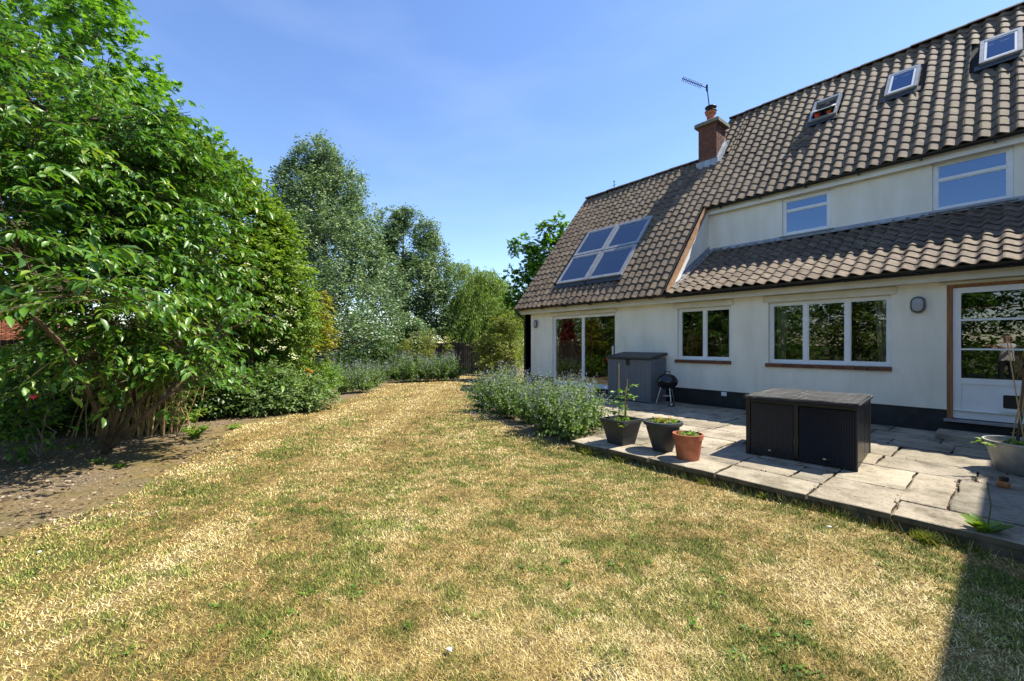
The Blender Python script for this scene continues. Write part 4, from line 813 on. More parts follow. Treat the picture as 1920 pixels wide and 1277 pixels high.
# rose with a pink bloom at the left edge
b = G(72, 856); ee = empty('rose_bush', tuple(b), 'low rose bush with one pink bloom at the left edge', 'shrub'); mb = MB()
for u, v in ((60, 745), (20, 720), (95, 770), (110, 720), (0, 770)): mb.tube(curve(b, W(u, v, 5.2), 5, .1, .08), [.012*(1-.6*i/5) for i in range(6)], 5)
mb.build('stem', M['palebark'], ee, world=True)
st, d, _ = sample([B(*q) for q in ((20, 760, 5.2, 55), (70, 790, 5.2, 38), (50, 740, 5.3, 30), (0, 820, 5, 45))], 230, .2); P, Dv, Nv, S = twigs(st, d+np.array((0, 0, .3)), .18, 7, .2, .065, .3)
link('foliage', leafmesh('foliage', P, Dv, Nv, S, T_OVAL), M['cherry'], ee, world=True)['kind'] = 'stuff'
MB().lathe([(.001, -.03), (.03, -.01), (.04, .015), (.025, .03), (.001, .018)], 10, W(62, 744, 4.75)).build('bloom', M['pink'], ee, world=True, smooth=True)
# bamboo
b = PG(215, 6.5); ee = empty('bamboo_clump', tuple(b), 'clump of straw coloured bamboo canes behind the cherry trunk', 'bamboo'); bp_, bd = [], []
for k_ in range(95):
    o_ = rnd.gauss(0, .42), rnd.gauss(0, .16); x = b+np.array((SS, CC, 0))*o_[0]+np.array((-CC, SS, 0))*(o_[1]+.3); h = rnd.uniform(1.2, 2.3); tp = x+np.array((SS, CC, 0))*(rnd.gauss(.25, .35))+np.array((0, 0, h)); tp += np.array((CC, -SS, 0))*rnd.gauss(.0, .2)
    MB().tube(curve(x, tp, 4, 0, .02), [.010, .009, .008, .006, .003], 5).build('cane', M['cane'], ee, world=True)
    for j in range(7): q = x+(tp-x)*rnd.uniform(.35, 1); bp_.append(q); bd.append((rnd.gauss(0, 1), rnd.gauss(0, 1), .2))
P, Dv, Nv, S = twigs(np.array(bp_), np.array(bd), .25, 7, .4, .12, .4); link('foliage', leafmesh('foliage', P, Dv, Nv, S, T_LANCE), M['bamboo'], ee, world=True)['kind'] = 'stuff'
# red acer and neighbouring brick outbuilding
b = PG(95, 13); tree('red_acer', 'dark red leaved acer glimpsed through the cherry leaves', 'tree', b, W(80, 560, 13), [B(*q) for q in ((75, 555, 13, 22), (95, 620, 13, 26), (60, 590, 13, 20))], 420, 8, .25, .09, T_STAR, 'redleaf', r0=.04)
nb = PG(0, 16); bh = empty('brick_outbuilding', tuple(nb), 'red brick outbuilding of the neighbour seen through leaves at far left', 'building'); nd = np.array((SS, CC, 0))
yawb = R(102); bh.rotation_euler = (0, 0, yawb)
MB().box(-1.2, .68, .06, 3, 0, 2.75).build('wall_core', M['mortar'], bh); bme = MB().box(.003, .212, .0, .06, 0, .065).mesh('brick'); cnt = 0; rest_ = MB()
for r_ in range(36):
    x = -1.2-(.11 if r_ % 2 else 0); 
    while x < .66:
        if 1.55 < .075*r_ < 2.75 and x > -1.15 and x+.215 < .70:
            o = link('brick', bme, M['brick'], bh); o.location = (x, rnd.uniform(-.003, .003), r_*.075)
        elif x > -1.3 and x+.215 < .75: rest_.box(x+.003, x+.212, 0, .06, r_*.075, r_*.075+.065)
        x += .225
rest_.build('lower_bricks', M['brickdark'], bh)['kind'] = 'stuff'
MB().prism([(-1.5, -.05, 2.78), (.9, -.05, 2.78), (.9, 1.5, 3.9), (-1.5, 1.5, 3.9)], (0, 0, .12)).build('roof', M['ridge'], bh)
# fence
def fence(pts, h, label):
    e = empty('fence', (*pts[0][:2], 0), label, 'fence'); nb_ = 0
    for a, b in zip(pts[:-1], pts[1:]):
        a, b = Vector((a[0], a[1], 0)), Vector((b[0], b[1], 0)); L = (b-a).length; d_ = (b-a)/L; n = max(1, int(L/1.83)); yaw = math.atan2(d_.y, d_.x)
        pm = MB().cbox(-.05, .05, -.05, .05, -.05, h+.06, .008).mesh('fence_post'); bm_ = MB().cbox(0, .108, -.035, -.017, .05, h, .003).mesh('fence_board'); rm = MB().box(0, L, -.015, .02, .3, .36).box(0, L, -.015, .02, h-.25, h-.19).mesh('rail')
        Mx = Matrix.Translation(a) @ Matrix.Rotation(yaw, 4, 'Z'); inv = Matrix.Translation(-Vector(e.location))
        def put(nm, me, x, z=0):
            o = link(nm, me, M['fence'], e); o.matrix_parent_inverse = inv; o.matrix_basis = Mx @ Matrix.Translation((x, 0, z))
        put('rail', rm, 0)
        for k in range(n+1): put('fence_post', pm, k*L/n)
        x = 0
        while x < L-.1: put('fence_board', bm_, x, rnd.uniform(-.008, .008)); x += .122
fence([PG(755, 23.2), PG(862, 20.6), PG(965, 18.6)], 1.5, 'dark stained board fence closing the far end of the lawn')
fence([PG(-140, 9.6), PG(230, 10.6), PG(430, 13.2)], 1.55, 'dark stained board fence in shade behind the cherry and bamboo')
fence([PG(445, 13.6), PG(600, 19.5), PG(740, 23.4)], 1.55, 'dark stained board fence behind the elder and poplars')
# catmint
def catmint(seed, h, fl=.35):
    r_ = np.random.default_rng(seed); n = 95; a = r_.random(n)*2*np.pi; tl = np.abs(r_.normal(0, .42, n)); L = h*(.65+.45*r_.random(n)); d_ = np.stack([np.sin(tl)*np.cos(a), np.sin(tl)*np.sin(a), np.cos(tl)], -1)
    st = np.stack([.16*np.cos(a)*r_.random(n), .16*np.sin(a)*r_.random(n), np.zeros(n)], -1); m = 26; s = np.linspace(.12, .92, m)
    P = st[:, None]+d_[:, None]*(s*L[:, None])[..., None]; P[..., 2] -= .35*np.sin(tl)[:, None]*(s**2)*L[:, None]; P = P+r_.normal(0, .012, P.shape); P[..., 2] = np.maximum(P[..., 2], .02)
    Dv = r_.normal(size=P.shape)+d_[:, None]*.4; Nv = r_.normal(0, .6, P.shape)+np.array((0, 0, 1)); S = .052*(1.25-.6*s)[None]*(.7+.6*r_.random((n, m)))
    lf = leafmesh('foliage', P.reshape(-1, 3), Dv.reshape(-1, 3), Nv.reshape(-1, 3), S.ravel(), T_DIA); lf.materials.append(M['catmint'])
    k = r_.random(n) < .5; s2 = np.linspace(.80, 1.06, 12); Q = st[k][:, None]+d_[k][:, None]*(s2*L[k][:, None])[..., None]; Q[..., 2] -= .35*np.sin(tl[k])[:, None]*(s2**2)*L[k][:, None]; Q = Q+r_.normal(0, .010, Q.shape); q = Q.reshape(-1, 3); q[:, 2] = np.maximum(q[:, 2], .03)
    fm_ = leafmesh('flowers', q, r_.normal(size=q.shape), r_.normal(size=q.shape)+np.array((0, 0, .5)), .020*(.7+.7*r_.random(len(q))), T_DIA); fm_.materials.append(M['catflower']); return lf, fm_
CM = [catmint(s, .78) for s in (1, 2, 3, 4)]
def plantcm(p, lab, grp, i, sc_=1.0):
    e = empty('catmint_plant', tuple(p), lab, 'plant', grp); e.rotation_euler = (0, 0, rnd.uniform(0, 6.28)); e.scale = (sc_*1.12, sc_*1.12, sc_*1.14)
    f, g = CM[i % 4]; link('foliage', f, None, e)['kind'] = 'stuff'; link('flowers', g, None, e)['kind'] = 'stuff'
near = [((-4.3, 4.8), 'catmint plant at the patio corner beside the square planter', 1.0), ((-4.8, 4.88), 'catmint plant second from the square planter, at the lawn edge', 1.05), ((-4.6, 5.45), 'catmint plant on the patio side of the corner catmint', 1.0), ((-5.1, 5.05), 'catmint plant in the middle of the patio border at the lawn edge', .95),
        ((-5.0, 5.75), 'catmint plant in the middle of the patio border, back row', 1.05), ((-5.75, 5.3), 'catmint plant where the patio border begins to curve away', .98), ((-6.4, 5.35), 'catmint plant on the lawn side near the far end of the patio border', 1.05), ((-6.9, 5.75), 'tall catmint plant next to last at the far end of the patio border', 1.12),
        ((-7.4, 5.5), 'catmint plant spilling onto the lawn at the far end of the patio border', 1.0), ((-7.9, 6.2), 'farthest catmint plant of the patio border, left of the sliding door', 1.1), ((-6.2, 6.1), 'catmint plant behind the others in front of the sliding door', 1.0), ((-5.6, 6.1), 'catmint plant behind the border, nearest to the grey shed', .95)]
for i, ((x, y), lab, s) in enumerate(near): plantcm((x, y, 0), lab, 'catmint plants along the patio border', i, s)
far = [((645, 738), 'nearest catmint of the far border, rounded at the lawn edge'), ((680, 735), 'second catmint of the far border from the left, on the lawn edge'), ((668, 722), 'catmint behind the two nearest of the far border'), ((700, 725), 'catmint of the far border where the edge turns back'), ((718, 716), 'catmint of the far border just beyond the turn'),
       ((745, 712), 'catmint of the far border below the twin topped poplar'), ((765, 716), 'catmint of the far border left of the middle of the long row'), ((788, 714), 'catmint in the middle of the long far row'), ((808, 715), 'catmint of the far row right of its middle'), ((828, 714), 'tall catmint second from the fence end of the far row'), ((848, 713), 'last catmint of the far row, before the open fence'), ((625, 728), 'catmint of the far border beside the red rose bush')]
for i, ((u, v), lab) in enumerate(far): p = G(u, v); plantcm(p, lab, 'catmint plants along the far border', i+1, 1.0 if i < 5 else 1.25)
# low weeds
def weed(name, p, n, L, size, T, lm, lab, grp=None, per=6, up=.7):
    e = empty(name, tuple(p), lab, 'plant', grp); a = rng.random(n)*2*np.pi; d_ = np.stack([np.cos(a), np.sin(a), np.full(n, up)], -1)
    P, Dv, Nv, S = twigs(np.tile(np.array((0, 0, .01)), (n, 1))+rng.normal(0, .01, (n, 3))*np.array((1, 1, 0)), d_, L, per, .35, size, .1); P[:, 2] = np.maximum(P[:, 2], .008)
    link('foliage', leafmesh('foliage', P, Dv, Nv, S, T), M[lm], e)['kind'] = 'stuff'; return e
weed('thistle_weed', G(365, 822), 34, .26, .07, T_OVAL, 'fresh', 'bushy green weed standing alone on the bare soil edge', up=1.7); weed('thistle_weed', G(440, 803), 16, .16, .05, T_DIA, 'fresh', 'low green weed on the soil right of the bushy weed')
weed('yellow_green_shrub', G(322, 806), 70, .62, .08, T_DIA, 'fresh', 'young yellow green shrub at the shaded bed edge behind the weed', per=9, up=1.0)
for u, v, lab in ((230, 875, 'tiny green seedling on the shaded soil below the cherry'), (190, 868, 'tiny seedling just left of another below the cherry trunk'), (135, 842, 'small green weed between the rose and the cherry trunk')): weed('seedling', G(u, v), 9, .09, .04, T_DIA, 'fresh', lab)
def tuft(p, n, h, lab, grp, lm='blade2'):
    e = empty('grass_tuft', tuple(p), lab, 'grass', grp); a = rng.random(n)*2*np.pi; tl = .2+.9*rng.random(n); L = h*(.5+.7*rng.random(n)); x = rng.normal(0, h*.3, n); y = rng.normal(0, h*.18, n)
    d_ = np.stack([np.sin(tl)*np.cos(a), np.sin(tl)*np.sin(a), np.cos(tl)], -1); o_ = np.stack([x, y, np.zeros(n)], -1); sd = np.stack([-np.sin(a), np.cos(a), np.zeros(n)], -1)*.003
    V = np.stack([o_-sd, o_+sd, o_+d_*L[:, None]*.6+sd*.7, o_+d_*L[:, None]-np.array((0, 0, 1))*(L*.15)[:, None]], 1); Fc = (np.array([(0, 1, 2), (0, 2, 3)])[None]+np.arange(n)[:, None, None]*4).reshape(-1, 3)
    link('blades', npmesh('blades', V, Fc, {'rnd': np.repeat(rng.random(n), 4)}), M['bamboo'], e)['kind'] = 'stuff'
tuft((-.42, 4.30, 0), 260, .11, 'thick green grass tuft against the patio edge at the right', 'grass tufts along the patio edge')
for x, h, lab in ((-.95, .10, 'small grass tuft at the patio edge left of the thick one'), (-1.5, .09, 'small grass tuft at the patio edge below the rattan box'), (-2.05, .10, 'small grass tuft at the patio edge near the terracotta pot'), (-3.1, .12, 'grass tuft at the patio edge below the square planter'), (-3.6, .14, 'grass tuft at the patio edge beside the corner catmint'), (-1.2, .07, 'tiny grass tuft at the patio edge between two small ones')): tuft((x, 4.36, 0), int(500*h), h, lab, 'grass tufts along the patio edge')
n = 5200; x = rng.uniform(-4.0, 1.3, n); x = x[rng.random(n) < np.clip(vn(x*2.7, x*0+3, 51)*1.5-.15, .12, 1)]; n = len(x); y = 4.435-np.abs(rng.normal(0, .05, n)); h_ = .02+.075*rng.random(n)**2; a = rng.random(n)*2*np.pi; wd = .0026
V = np.stack([np.stack([x-wd*np.sin(a), y+wd*np.cos(a), 0*x], -1), np.stack([x+wd*np.sin(a), y-wd*np.cos(a), 0*x], -1), np.stack([x+.6*h_*np.cos(a), y+.35*h_*np.sin(a)-.2*h_, h_], -1)], 1)
o = link('edge_grass', npmesh('edge_grass', V, np.arange(3*n).reshape(-1, 3), {'grn': np.repeat((rng.random(n) < .6)*.9, 3), 'rnd': np.repeat(rng.random(n)*.8, 3)}), M['blade']); o['kind'] = 'stuff'; o['label'] = 'uncut fringe of grass along the foot of the patio edge'; o['category'] = 'grass'
e = empty('dock_weed', (-.13, 4.52, .1), 'dock weed with long leaves leaning from the patio edge at the right', 'plant')
n = 14; a = rng.random(n)*2*np.pi; a[:5] = math.atan2(-CC*.3, -SS)+rng.normal(0, .3, 5); d_ = np.stack([np.cos(a), np.sin(a), .5+rng.random(n)*.6], -1); link('foliage', leafmesh('foliage', np.zeros((n, 3)), d_, np.tile((0, 0, 1.), (n, 1))+rng.normal(0, .2, (n, 3)), .11+.08*rng.random(n), T_OVAL), M['elder'], e)
MB().tube([(0, 0, 0), (.02, .02, .2), (.0, .05, .36)], .004, 5).build('stem', M['bamboo'], e)
# joint weeds and litter
jp = []
for x0, x1, y0, y1 in slabs:
    for a0, a1, b0, b1 in ((x0, x1, y0, y0), (x0, x0, y0, y1)):
        L = abs(a1-a0)+abs(b1-b0); q = rng.random(int(L*110)); jp.append(np.stack([a0+(a1-a0)*q+rng.normal(0, .010, len(q)), b0+(b1-b0)*q+rng.normal(0, .010, len(q))], -1))
jp = np.concatenate(jp); k = (rng.random(len(jp)) < np.clip((vn(jp[:, 0]*3.1, jp[:, 1]*3.1, 33)-.42)*3, 0, 1)) & (jp[:, 1] > 4.5); jp = jp[k]; n = len(jp); P = np.concatenate([jp, np.full((n, 1), .108)], 1)
o = link('joint_moss', leafmesh('joint_moss', P, rng.normal(size=(n, 3))*np.array((1, 1, .4))+np.array((0, 0, .2)), rng.normal(size=(n, 3)), .028*(.4+rng.random(n)), T_DIA), M['litter']); o['kind'] = 'stuff'; o['label'] = 'dry moss and grass growing in the slab joints'; o['category'] = 'moss'
n = 46000; a = math.atan2(SS, -CC)+R(2)+rng.random(n)*R(62); r_ = 2.4*(5.0)**rng.random(n); x, y = r_*np.cos(a), r_*np.sin(a); k = soilness(x, y) > rng.random(n)*.7; x, y = x[k], y[k]; n = len(x)
o = link('leaf_litter', leafmesh('leaf_litter', np.stack([x, y, gheight(x, y)+.008], -1), rng.normal(size=(n, 3))*np.array((1, 1, .4)), np.tile((0, 0, 1.), (n, 1))+rng.normal(0, .6, (n, 3)), .010+.045*rng.random(n)**3, T_DIA), M['litter']); o['kind'] = 'stuff'; o['label'] = 'dry leaf litter and bark chips scattered on the soil bed'; o['category'] = 'litter'
q = []; qd = []
for _ in range(380):
    a_ = math.atan2(SS, -CC)+(rnd.random()-.5)*R(110); r_ = 2.2*4.5**rnd.random(); x, y = r_*math.cos(a_), r_*math.sin(a_)
    if inside(np.array([x]), np.array([y]), LAWN)[0] and greenness(np.array([x]), np.array([y]))[0] > .25:
        for k in range(9): an = rnd.uniform(0, 6.28); q.append((x+rnd.gauss(0, .02), y+rnd.gauss(0, .02), .012)); qd.append((math.cos(an), math.sin(an), rnd.uniform(.1, .6)))
q, qd = np.array(q), np.array(qd); n = len(q); o = link('lawn_weeds', leafmesh('lawn_weeds', q, qd, np.tile((0, 0, 1.), (n, 1))+rng.normal(0, .25, (n, 3)), .012+.02*rng.random(n), T_OVAL), M['maple']); o['kind'] = 'stuff'; o['label'] = 'small green clover and weed leaves scattered through the lawn'; o['category'] = 'weeds'
for u, v, lab in ((843, 1225, 'white pebble lying on the near lawn'), (74, 1040, 'pale pebble on the grass at the lower left'), (1555, 992, 'pale pebble in the grass below the patio edge')):
    p = G(u, v); s = .014; bm = bmesh.new(); bmesh.ops.create_icosphere(bm, subdivisions=2, radius=1)
    for q in bm.verts: q.co = Vector((q.co.x*s*1.2, q.co.y*s*.8, q.co.z*s*.4))*(1+.15*math.sin(q.co.x*9+q.co.y*7))
    me = bpy.data.meshes.new('pebble'); bm.to_mesh(me); bm.free(); o = link('pebble', me, M['ceramic']); o.location = (p[0], p[1], .02); tag(o, lab, 'pebble')
# ------------------------------------------------------------------ pots
def canes(e, pts):
    for a, b in pts: MB().tube([a, b], [.006, .005], 5).build('cane', M['cane'], e)
def leaves_on(e, starts, dirs, L, per, size, T, lm, name='foliage', droop=.3):
    P, Dv, Nv, S = twigs(np.array(starts, float), np.array(dirs, float), L, per, droop, size, .2); link(name, leafmesh(name, P, Dv, Nv, S, T), M[lm], e)['kind'] = 'stuff'
e = empty('square_planter', (-3.40, 4.78, PZ), 'square tapered black planter with a staked tomato plant', 'planter', rz=R(-4)); mb = MB()
def sq(r, z): return [(-r, -r, z), (r, -r, z), (r, r, z), (-r, r, z)]
v = sq(.125, .0)+sq(.185, .30)+sq(.205, .30)+sq(.205, .335)+sq(.18, .335)+sq(.17, .27)
mb.add(v, [(3, 2, 1, 0)]+[(4*k+i, 4*k+(i+1) % 4, 4*k+4+(i+1) % 4, 4*k+4+i) for k in range(5) for i in range(4)]); mb.build('pot', M['dgrey'], e)
MB().add(sq(.172, .285), [(0, 1, 2, 3)]).build('soil', M['soil'], e)
canes(e, [((-.09, .06, .26), (-.10, .07, 1.06)), ((.05, .03, .26), (.06, .05, .86)), ((.06, -.02, .26), (.08, 0, .76))])
mb = MB(); mb.tube([(.04, .02, .27), (.05, .03, .5), (.07, .04, .72)], .006, 5).tube([(-.08, .05, .27), (-.09, .06, .62)], .005, 5).build('stem', M['fresh'], e)
S0 = [(.05, .03, z) for z in np.linspace(.38, .74, 10)]+[(-.09, .06, z) for z in np.linspace(.4, .66, 5)]+[(rnd.uniform(-.14, .14), rnd.uniform(-.14, .14), .29) for _ in range(14)]
leaves_on(e, S0, [(rnd.gauss(0, 1), rnd.gauss(0, 1), .35) for _ in S0], .17, 7, .06, T_OVAL, 'fresh')
e = empty('round_planter', (-2.84, 4.86, PZ), 'round black planter with rolled rim and red and yellow leaved plant', 'planter')
MB().lathe([(.001, 0), (.115, 0), (.135, .06), (.195, .27), (.20, .32), (.228, .325), (.24, .345), (.235, .368), (.205, .372), (.195, .33), (.001, .33)], 32).build('pot', M['dgrey'], e, smooth=True)
MB().lathe([(.001, .345), (.1, .342), (.198, .335)], 24).build('soil', M['soil'], e)
S0 = [(rnd.gauss(0, .07), rnd.gauss(0, .07), .34) for _ in range(26)]; leaves_on(e, S0, [(rnd.gauss(0, .7), rnd.gauss(0, .7), .8) for _ in S0], .10, 5, .045, T_OVAL, 'fresh'); S0 = [(rnd.gauss(0, .06), rnd.gauss(0, .06), .37) for _ in range(12)]; leaves_on(e, S0, [(rnd.gauss(0, .7), rnd.gauss(0, .7), .8) for _ in S0], .07, 4, .045, T_OVAL, 'autumn', 'red_leaves')
e = empty('terracotta_pot', (-2.44, 4.72, PZ), 'small terracotta flowerpot with low green seedlings at the patio edge', 'flowerpot')
MB().lathe([(.001, 0), (.118, 0), (.125, .02), (.152, .235), (.163, .24), (.168, .295), (.155, .297), (.148, .26), (.001, .26)], 30).build('pot', M['terra'], e, smooth=True); MB().lathe([(.001, .272), (.08, .27), (.149, .264)], 20).build('soil', M['soil'], e)
S0 = [(rnd.gauss(0, .055), rnd.gauss(0, .055), .268) for _ in range(40)]; leaves_on(e, S0, [(rnd.gauss(0, .5), rnd.gauss(0, .5), 1) for _ in S0], .05, 4, .026, T_DIA, 'fresh')
e = empty('zinc_tub', (.07, 6.86, PZ), 'galvanised tub with a caned climbing plant at the right edge', 'planter')
MB().lathe([(.001, 0), (.20, 0), (.215, .02), (.29, .30), (.305, .305), (.305, .322), (.288, .322), (.275, .26), (.001, .26)], 34).build('tub', M['zinc'], e, smooth=True); MB().lathe([(.001, .285), (.15, .28), (.277, .272)], 20).build('soil', M['soil'], e)
canes(e, [((-.10, -.08, .25), (.03, .04, 1.30)), ((.0, -.12, .25), (-.13, -.03, 1.42)), ((-.06, -.04, .25), (.06, -.10, 1.50)), ((-.02, .08, .25), (.08, -.05, 1.25))]); mb = MB().tube([(-.06, -.06, .26), (-.03, -.05, .6), (-.01, -.03, 1.0), (-.06, -.03, 1.2)], .014, 6).tube([(-.01, -.03, .98), (.05, .0, 1.15)], .009, 5).build('stem', M['bark'], e)
S0 = [(rnd.gauss(-.03, .12), rnd.gauss(-.03, .12), .28) for _ in range(30)]+[(-.04, -.05, z) for z in (.4, .48, .56, .62)]; leaves_on(e, S0, [(rnd.gauss(0, .8), rnd.gauss(0, .8), .5) for _ in S0], .12, 6, .055, T_OVAL, 'fresh')
e = empty('glazed_jar', (-.07, 6.0, PZ), 'little brown and black jar on the shaded slabs below the tub', 'jar'); MB().lathe([(.001, 0), (.035, 0), (.045, .02), (.045, .05), (.034, .065)], 14).build('body', M['timber'], e, smooth=True); MB().lathe([(.034, .063), (.036, .10), (.001, .104)], 14).build('cap', M['black'], e, smooth=True)
# ------------------------------------------------------------------ things behind the windows
def curtain(x0, x1, z0, z1, y, lab):
    n = 24; mb = MB(); v = [(x0+(x1-x0)*i/n*(1 if z == z1 else .75), y+.025*math.sin(i*1.7), z) for z in (z0, z1) for i in range(n+1)]; mb.add(v, [(i, i+1, n+2+i, n+1+i) for i in range(n)]); o = mb.build('curtain', M['curtain'], smooth=True); tag(o, lab, 'curtain', 'curtains of the triple window')
curtain(-3.06, -2.86, 1.1, 2.3, D+.36, 'pale curtain gathered at the left of the triple window'); curtain(-1.34, -1.56, 1.1, 2.3, D+.36, 'pale curtain gathered at the right of the triple window')
shelf = part(MB().cbox(-3.2, -1.2, D+.306, D+.50, 1.03, 1.06, .005).cbox(-5.1, -3.7, D+.306, D+.50, 1.05, 1.08, .005), 'inner_sill', 'white')
for x, z, m_, lab in ((-2.68, 1.062, 'ceramic', 'potted spiky plant on the inner sill behind the left pane'), (-1.80, 1.062, 'ceramic', 'white bowl with a leafy plant on the inner sill behind the right pane'), (-2.25, 1.062, 'terra', 'small terracotta pot plant on the inner sill behind the middle pane'), (-3.98, 1.082, 'terra', 'terracotta pot plant on the inner sill of the two pane window')):
    e = empty('pot_plant', (x, D+.40, z), lab, 'pot plant', 'pot plants on the inner sills'); MB().lathe([(.001, 0), (.05, 0), (.075, .10), (.07, .10), (.06, .085), (.001, .085)], 18).build('pot', M[m_], e, smooth=True); S0 = [(0, 0, .09)]*16; leaves_on(e, S0, [(rnd.gauss(0, .6), rnd.gauss(0, .5), 1) for _ in S0], .16, 4, .09, T_LANCE, 'fresh')
tag(MB().tube([(-.55+i*.1, 9.62, 2.0+.008*math.sin(i*1.3)) for i in range(12)], .012, 6).build('reflected_line', M['orange']), 'orange line across the glazed back door, standing in for a reflection', 'reflected_line')  # solid tube added for the orange line reflected in the door glass
e = empty('flower_pots', tuple(M_main @ Vector((-2.97, 5.62, .05))), 'red pot and green plants on the ledge of the open roof window', 'pot plant')
MB().lathe([(.001, 0), (.05, 0), (.065, .09), (.001, .09)], 12, (-.13, 0, 0)).lathe([(.001, 0), (.04, 0), (.05, .07), (.001, .07)], 12, (.1, 0, 0)).build('pot', M['red'], e, smooth=True); S0 = [(rnd.uniform(-.15, .18), -.02, .06) for _ in range(12)]; leaves_on(e, S0, [(rnd.gauss(0, .6), rnd.gauss(0, .4), .8) for _ in S0], .08, 4, .05, T_OVAL, 'fresh')
# ------------------------------------------------------------------ trees out of the picture on the left and behind, mirrored by the windows
GAP = 0
for i, (x, y, h, r_, lm, lab) in enumerate(((-11.5, -4.2, 3.6, 2.1, 'cherry', 'broad green tree left of the picture beyond the cherry'), (-8.6, -6.4, 3.2, 2.0, 'maple', 'green tree left of the picture, second beyond the cherry'), (-5.2, -8.2, 3.4, 2.1, 'elder', 'light green tree behind the camera on the left'), (-1.6, -9.2, 3.0, 2.0, 'maple', 'green tree straight behind the camera'), (2.4, -9.4, 3.4, 2.1, 'cherry', 'broad green tree behind the camera on the right'), (-20, -6.6, 3.4, 2.3, 'maple', 'green tree far left of the picture, mirrored in the sliding door'), (-15.4, -7.4, 3.2, 2.0, 'elder', 'light green tree left of the picture between two darker trees'), (-24, -7.2, 3.6, 2.4, 'cherry', 'farthest green tree left of the picture'))):
    bl = [(x+rnd.uniform(-1.3, 1.3), y+rnd.uniform(-1, 1), h+rnd.uniform(-1.9, 2.2), rnd.uniform(.8, 1.3)*r_/2, rnd.uniform(.8, 1.3)*r_/2, rnd.uniform(.8, 1.2)*r_/2) for _ in range(11)]+[(x+dx_, y, .9, 1.1, .9, .9) for dx_ in (-1.2, .2, 1.5)]
    tree('broadleaf_tree', lab, 'tree', (x, y, 0), (x, y, h+1.5), bl, 1500, 8, .4, .14, T_DIA, lm, r0=.12)
bl = [(x_, -10.6-.03*x_*abs(x_)*.0+rnd.uniform(-.3, .3), z_, .95, .8, .8) for x_ in np.arange(-13, 8, 1.0) for z_ in (.6, 1.7, 2.8, 3.9, 4.9)]+[(-13.6+rnd.uniform(-.3, .3), y_, z_, .8, .9, .8) for y_ in np.arange(-10, -4, 1.0) for z_ in (.6, 1.7, 2.8, 3.7)]
st, d, _ = sample(bl, 9000, .45, 0); P, Dv, Nv, S = twigs(st, d, .35, 7, .2, .15, .3); k = P[:, 2] > .05; o = link('boundary_hedge', leafmesh('boundary_hedge', P[k], Dv[k], Nv[k], S[k], T_DIA), M['cherry']); tag(o, 'tall leafy boundary hedge behind the camera, mirrored in the ground floor windows', 'hedge')
# far belt of trees beyond the fence
bl = [(*PG(u, t)[:2], rnd.uniform(1.0, 2.2), 3.2, 3.2, rnd.uniform(1.4, 2.3)) for u in range(-300, 1000, 55) for t in (rnd.uniform(38, 50),)]
st, d, _ = sample(bl, 5200, .6); P, Dv, Nv, S = twigs(st, d, .7, 6, .2, .36, .2); k = P[:, 2] > .05; o = link('far_woods', leafmesh('far_woods', P[k], Dv[k], Nv[k], S[k], T_DIA), M['hedge']); o['kind'] = 'stuff'; o['label'] = 'distant belt of trees beyond the garden fence'; o['category'] = 'woods'

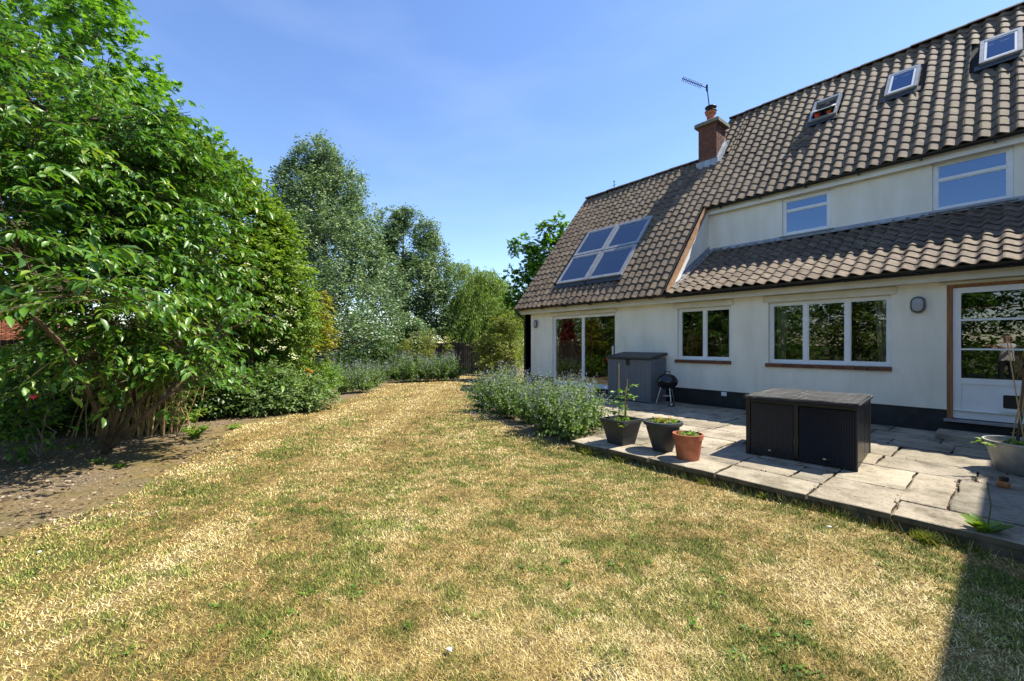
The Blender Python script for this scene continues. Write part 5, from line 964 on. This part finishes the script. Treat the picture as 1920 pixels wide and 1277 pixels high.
# ------------------------------------------------------------------ photographer's helper, seen only as a faint reflection in the back door
M['skin'] = mat('skin', (.50, .30, .21), None, rough=.6); M['shirt'] = mat('white_cotton', (.75, .75, .76), (.82, .82, .82), 6, .9); M['trouser'] = mat('dark_trousers', (.02, .022, .03), (.04, .042, .05), 8, .9); M['hair'] = mat('dark_hair', (.03, .02, .014), None, rough=.7)
J = {'pel': (0, 0, .95, .13), 'bel': (0, .01, 1.10, .125), 'che': (0, .02, 1.30, .135), 'sho': (0, .01, 1.42, .09), 'nec': (0, .02, 1.50, .055), 'hea': (0, .05, 1.60, .075), 'top': (0, .05, 1.70, .085), 'crn': (0, .04, 1.77, .05)}
for s_, n_ in ((-1, 'L'), (1, 'R')):
    J.update({n_+'sh': (.17*s_, .01, 1.41, .058), n_+'el': (.17*s_-.12, .20, 1.28, .045), n_+'wr': (.06*s_-.28, .42, 1.40, .032), n_+'hip': (.095*s_, 0, .90, .095), n_+'kn': (.11*s_, .03, .50, .062), n_+'an': (.11*s_, -.02, .09, .042), n_+'to': (.12*s_, .14, .035, .032)})
    for q in range(5): J[n_+'f%d' % q] = (.06*s_-.30-.018*q+(.05 if q == 0 else 0), .50+(.02 if q in (2, 3) else 0)-(.04 if q == 0 else 0), 1.42-.016*q, .009)
keys = list(J); ed = [('pel', 'bel'), ('bel', 'che'), ('che', 'sho'), ('sho', 'nec'), ('nec', 'hea'), ('hea', 'top'), ('top', 'crn')]
for n_ in 'LR': ed += [('che' if 0 else 'sho', n_+'sh'), (n_+'sh', n_+'el'), (n_+'el', n_+'wr'), ('pel', n_+'hip'), (n_+'hip', n_+'kn'), (n_+'kn', n_+'an'), (n_+'an', n_+'to')]+[(n_+'wr', n_+'f%d' % q) for q in range(5)]
me = bpy.data.meshes.new('person'); me.from_pydata([J[k_][:3] for k_ in keys], [(keys.index(a), keys.index(b)) for a, b in ed], [])
o = bpy.data.objects.new('person', me); C.objects.link(o); md = o.modifiers.new('skin', 'SKIN'); o.modifiers.new('sub', 'SUBSURF').render_levels = 2
o.modifiers['sub'].levels = 2
for i_, k_ in enumerate(keys): sv_ = me.skin_vertices[0].data[i_]; sv_.radius = (J[k_][3]*(1.25 if k_ in ('pel', 'bel', 'che') else 1), J[k_][3]); sv_.use_root = k_ == 'pel'
bpy.context.view_layer.update(); dg = bpy.context.evaluated_depsgraph_get(); nm = bpy.data.meshes.new_from_object(o.evaluated_get(dg)); o.modifiers.clear(); o.data = nm
nm.materials.clear()
for m_ in ('skin', 'shirt', 'trouser', 'hair'): nm.materials.append(M[m_])
for pg in nm.polygons:
    c = pg.center; arm = c.y > .16 and c.z > 1.2
    pg.material_index = 3 if (c.z > 1.70 or (c.z > 1.56 and c.y < .02)) else 0 if (c.z > 1.47 or arm or c.z < .0) else 1 if c.z > .93 else 2
    pg.use_smooth = True
o.location = (-.17, -1.75, 0); tag(o, 'person in white t-shirt and dark trousers reaching forward, mirrored in the back door glass', 'person')
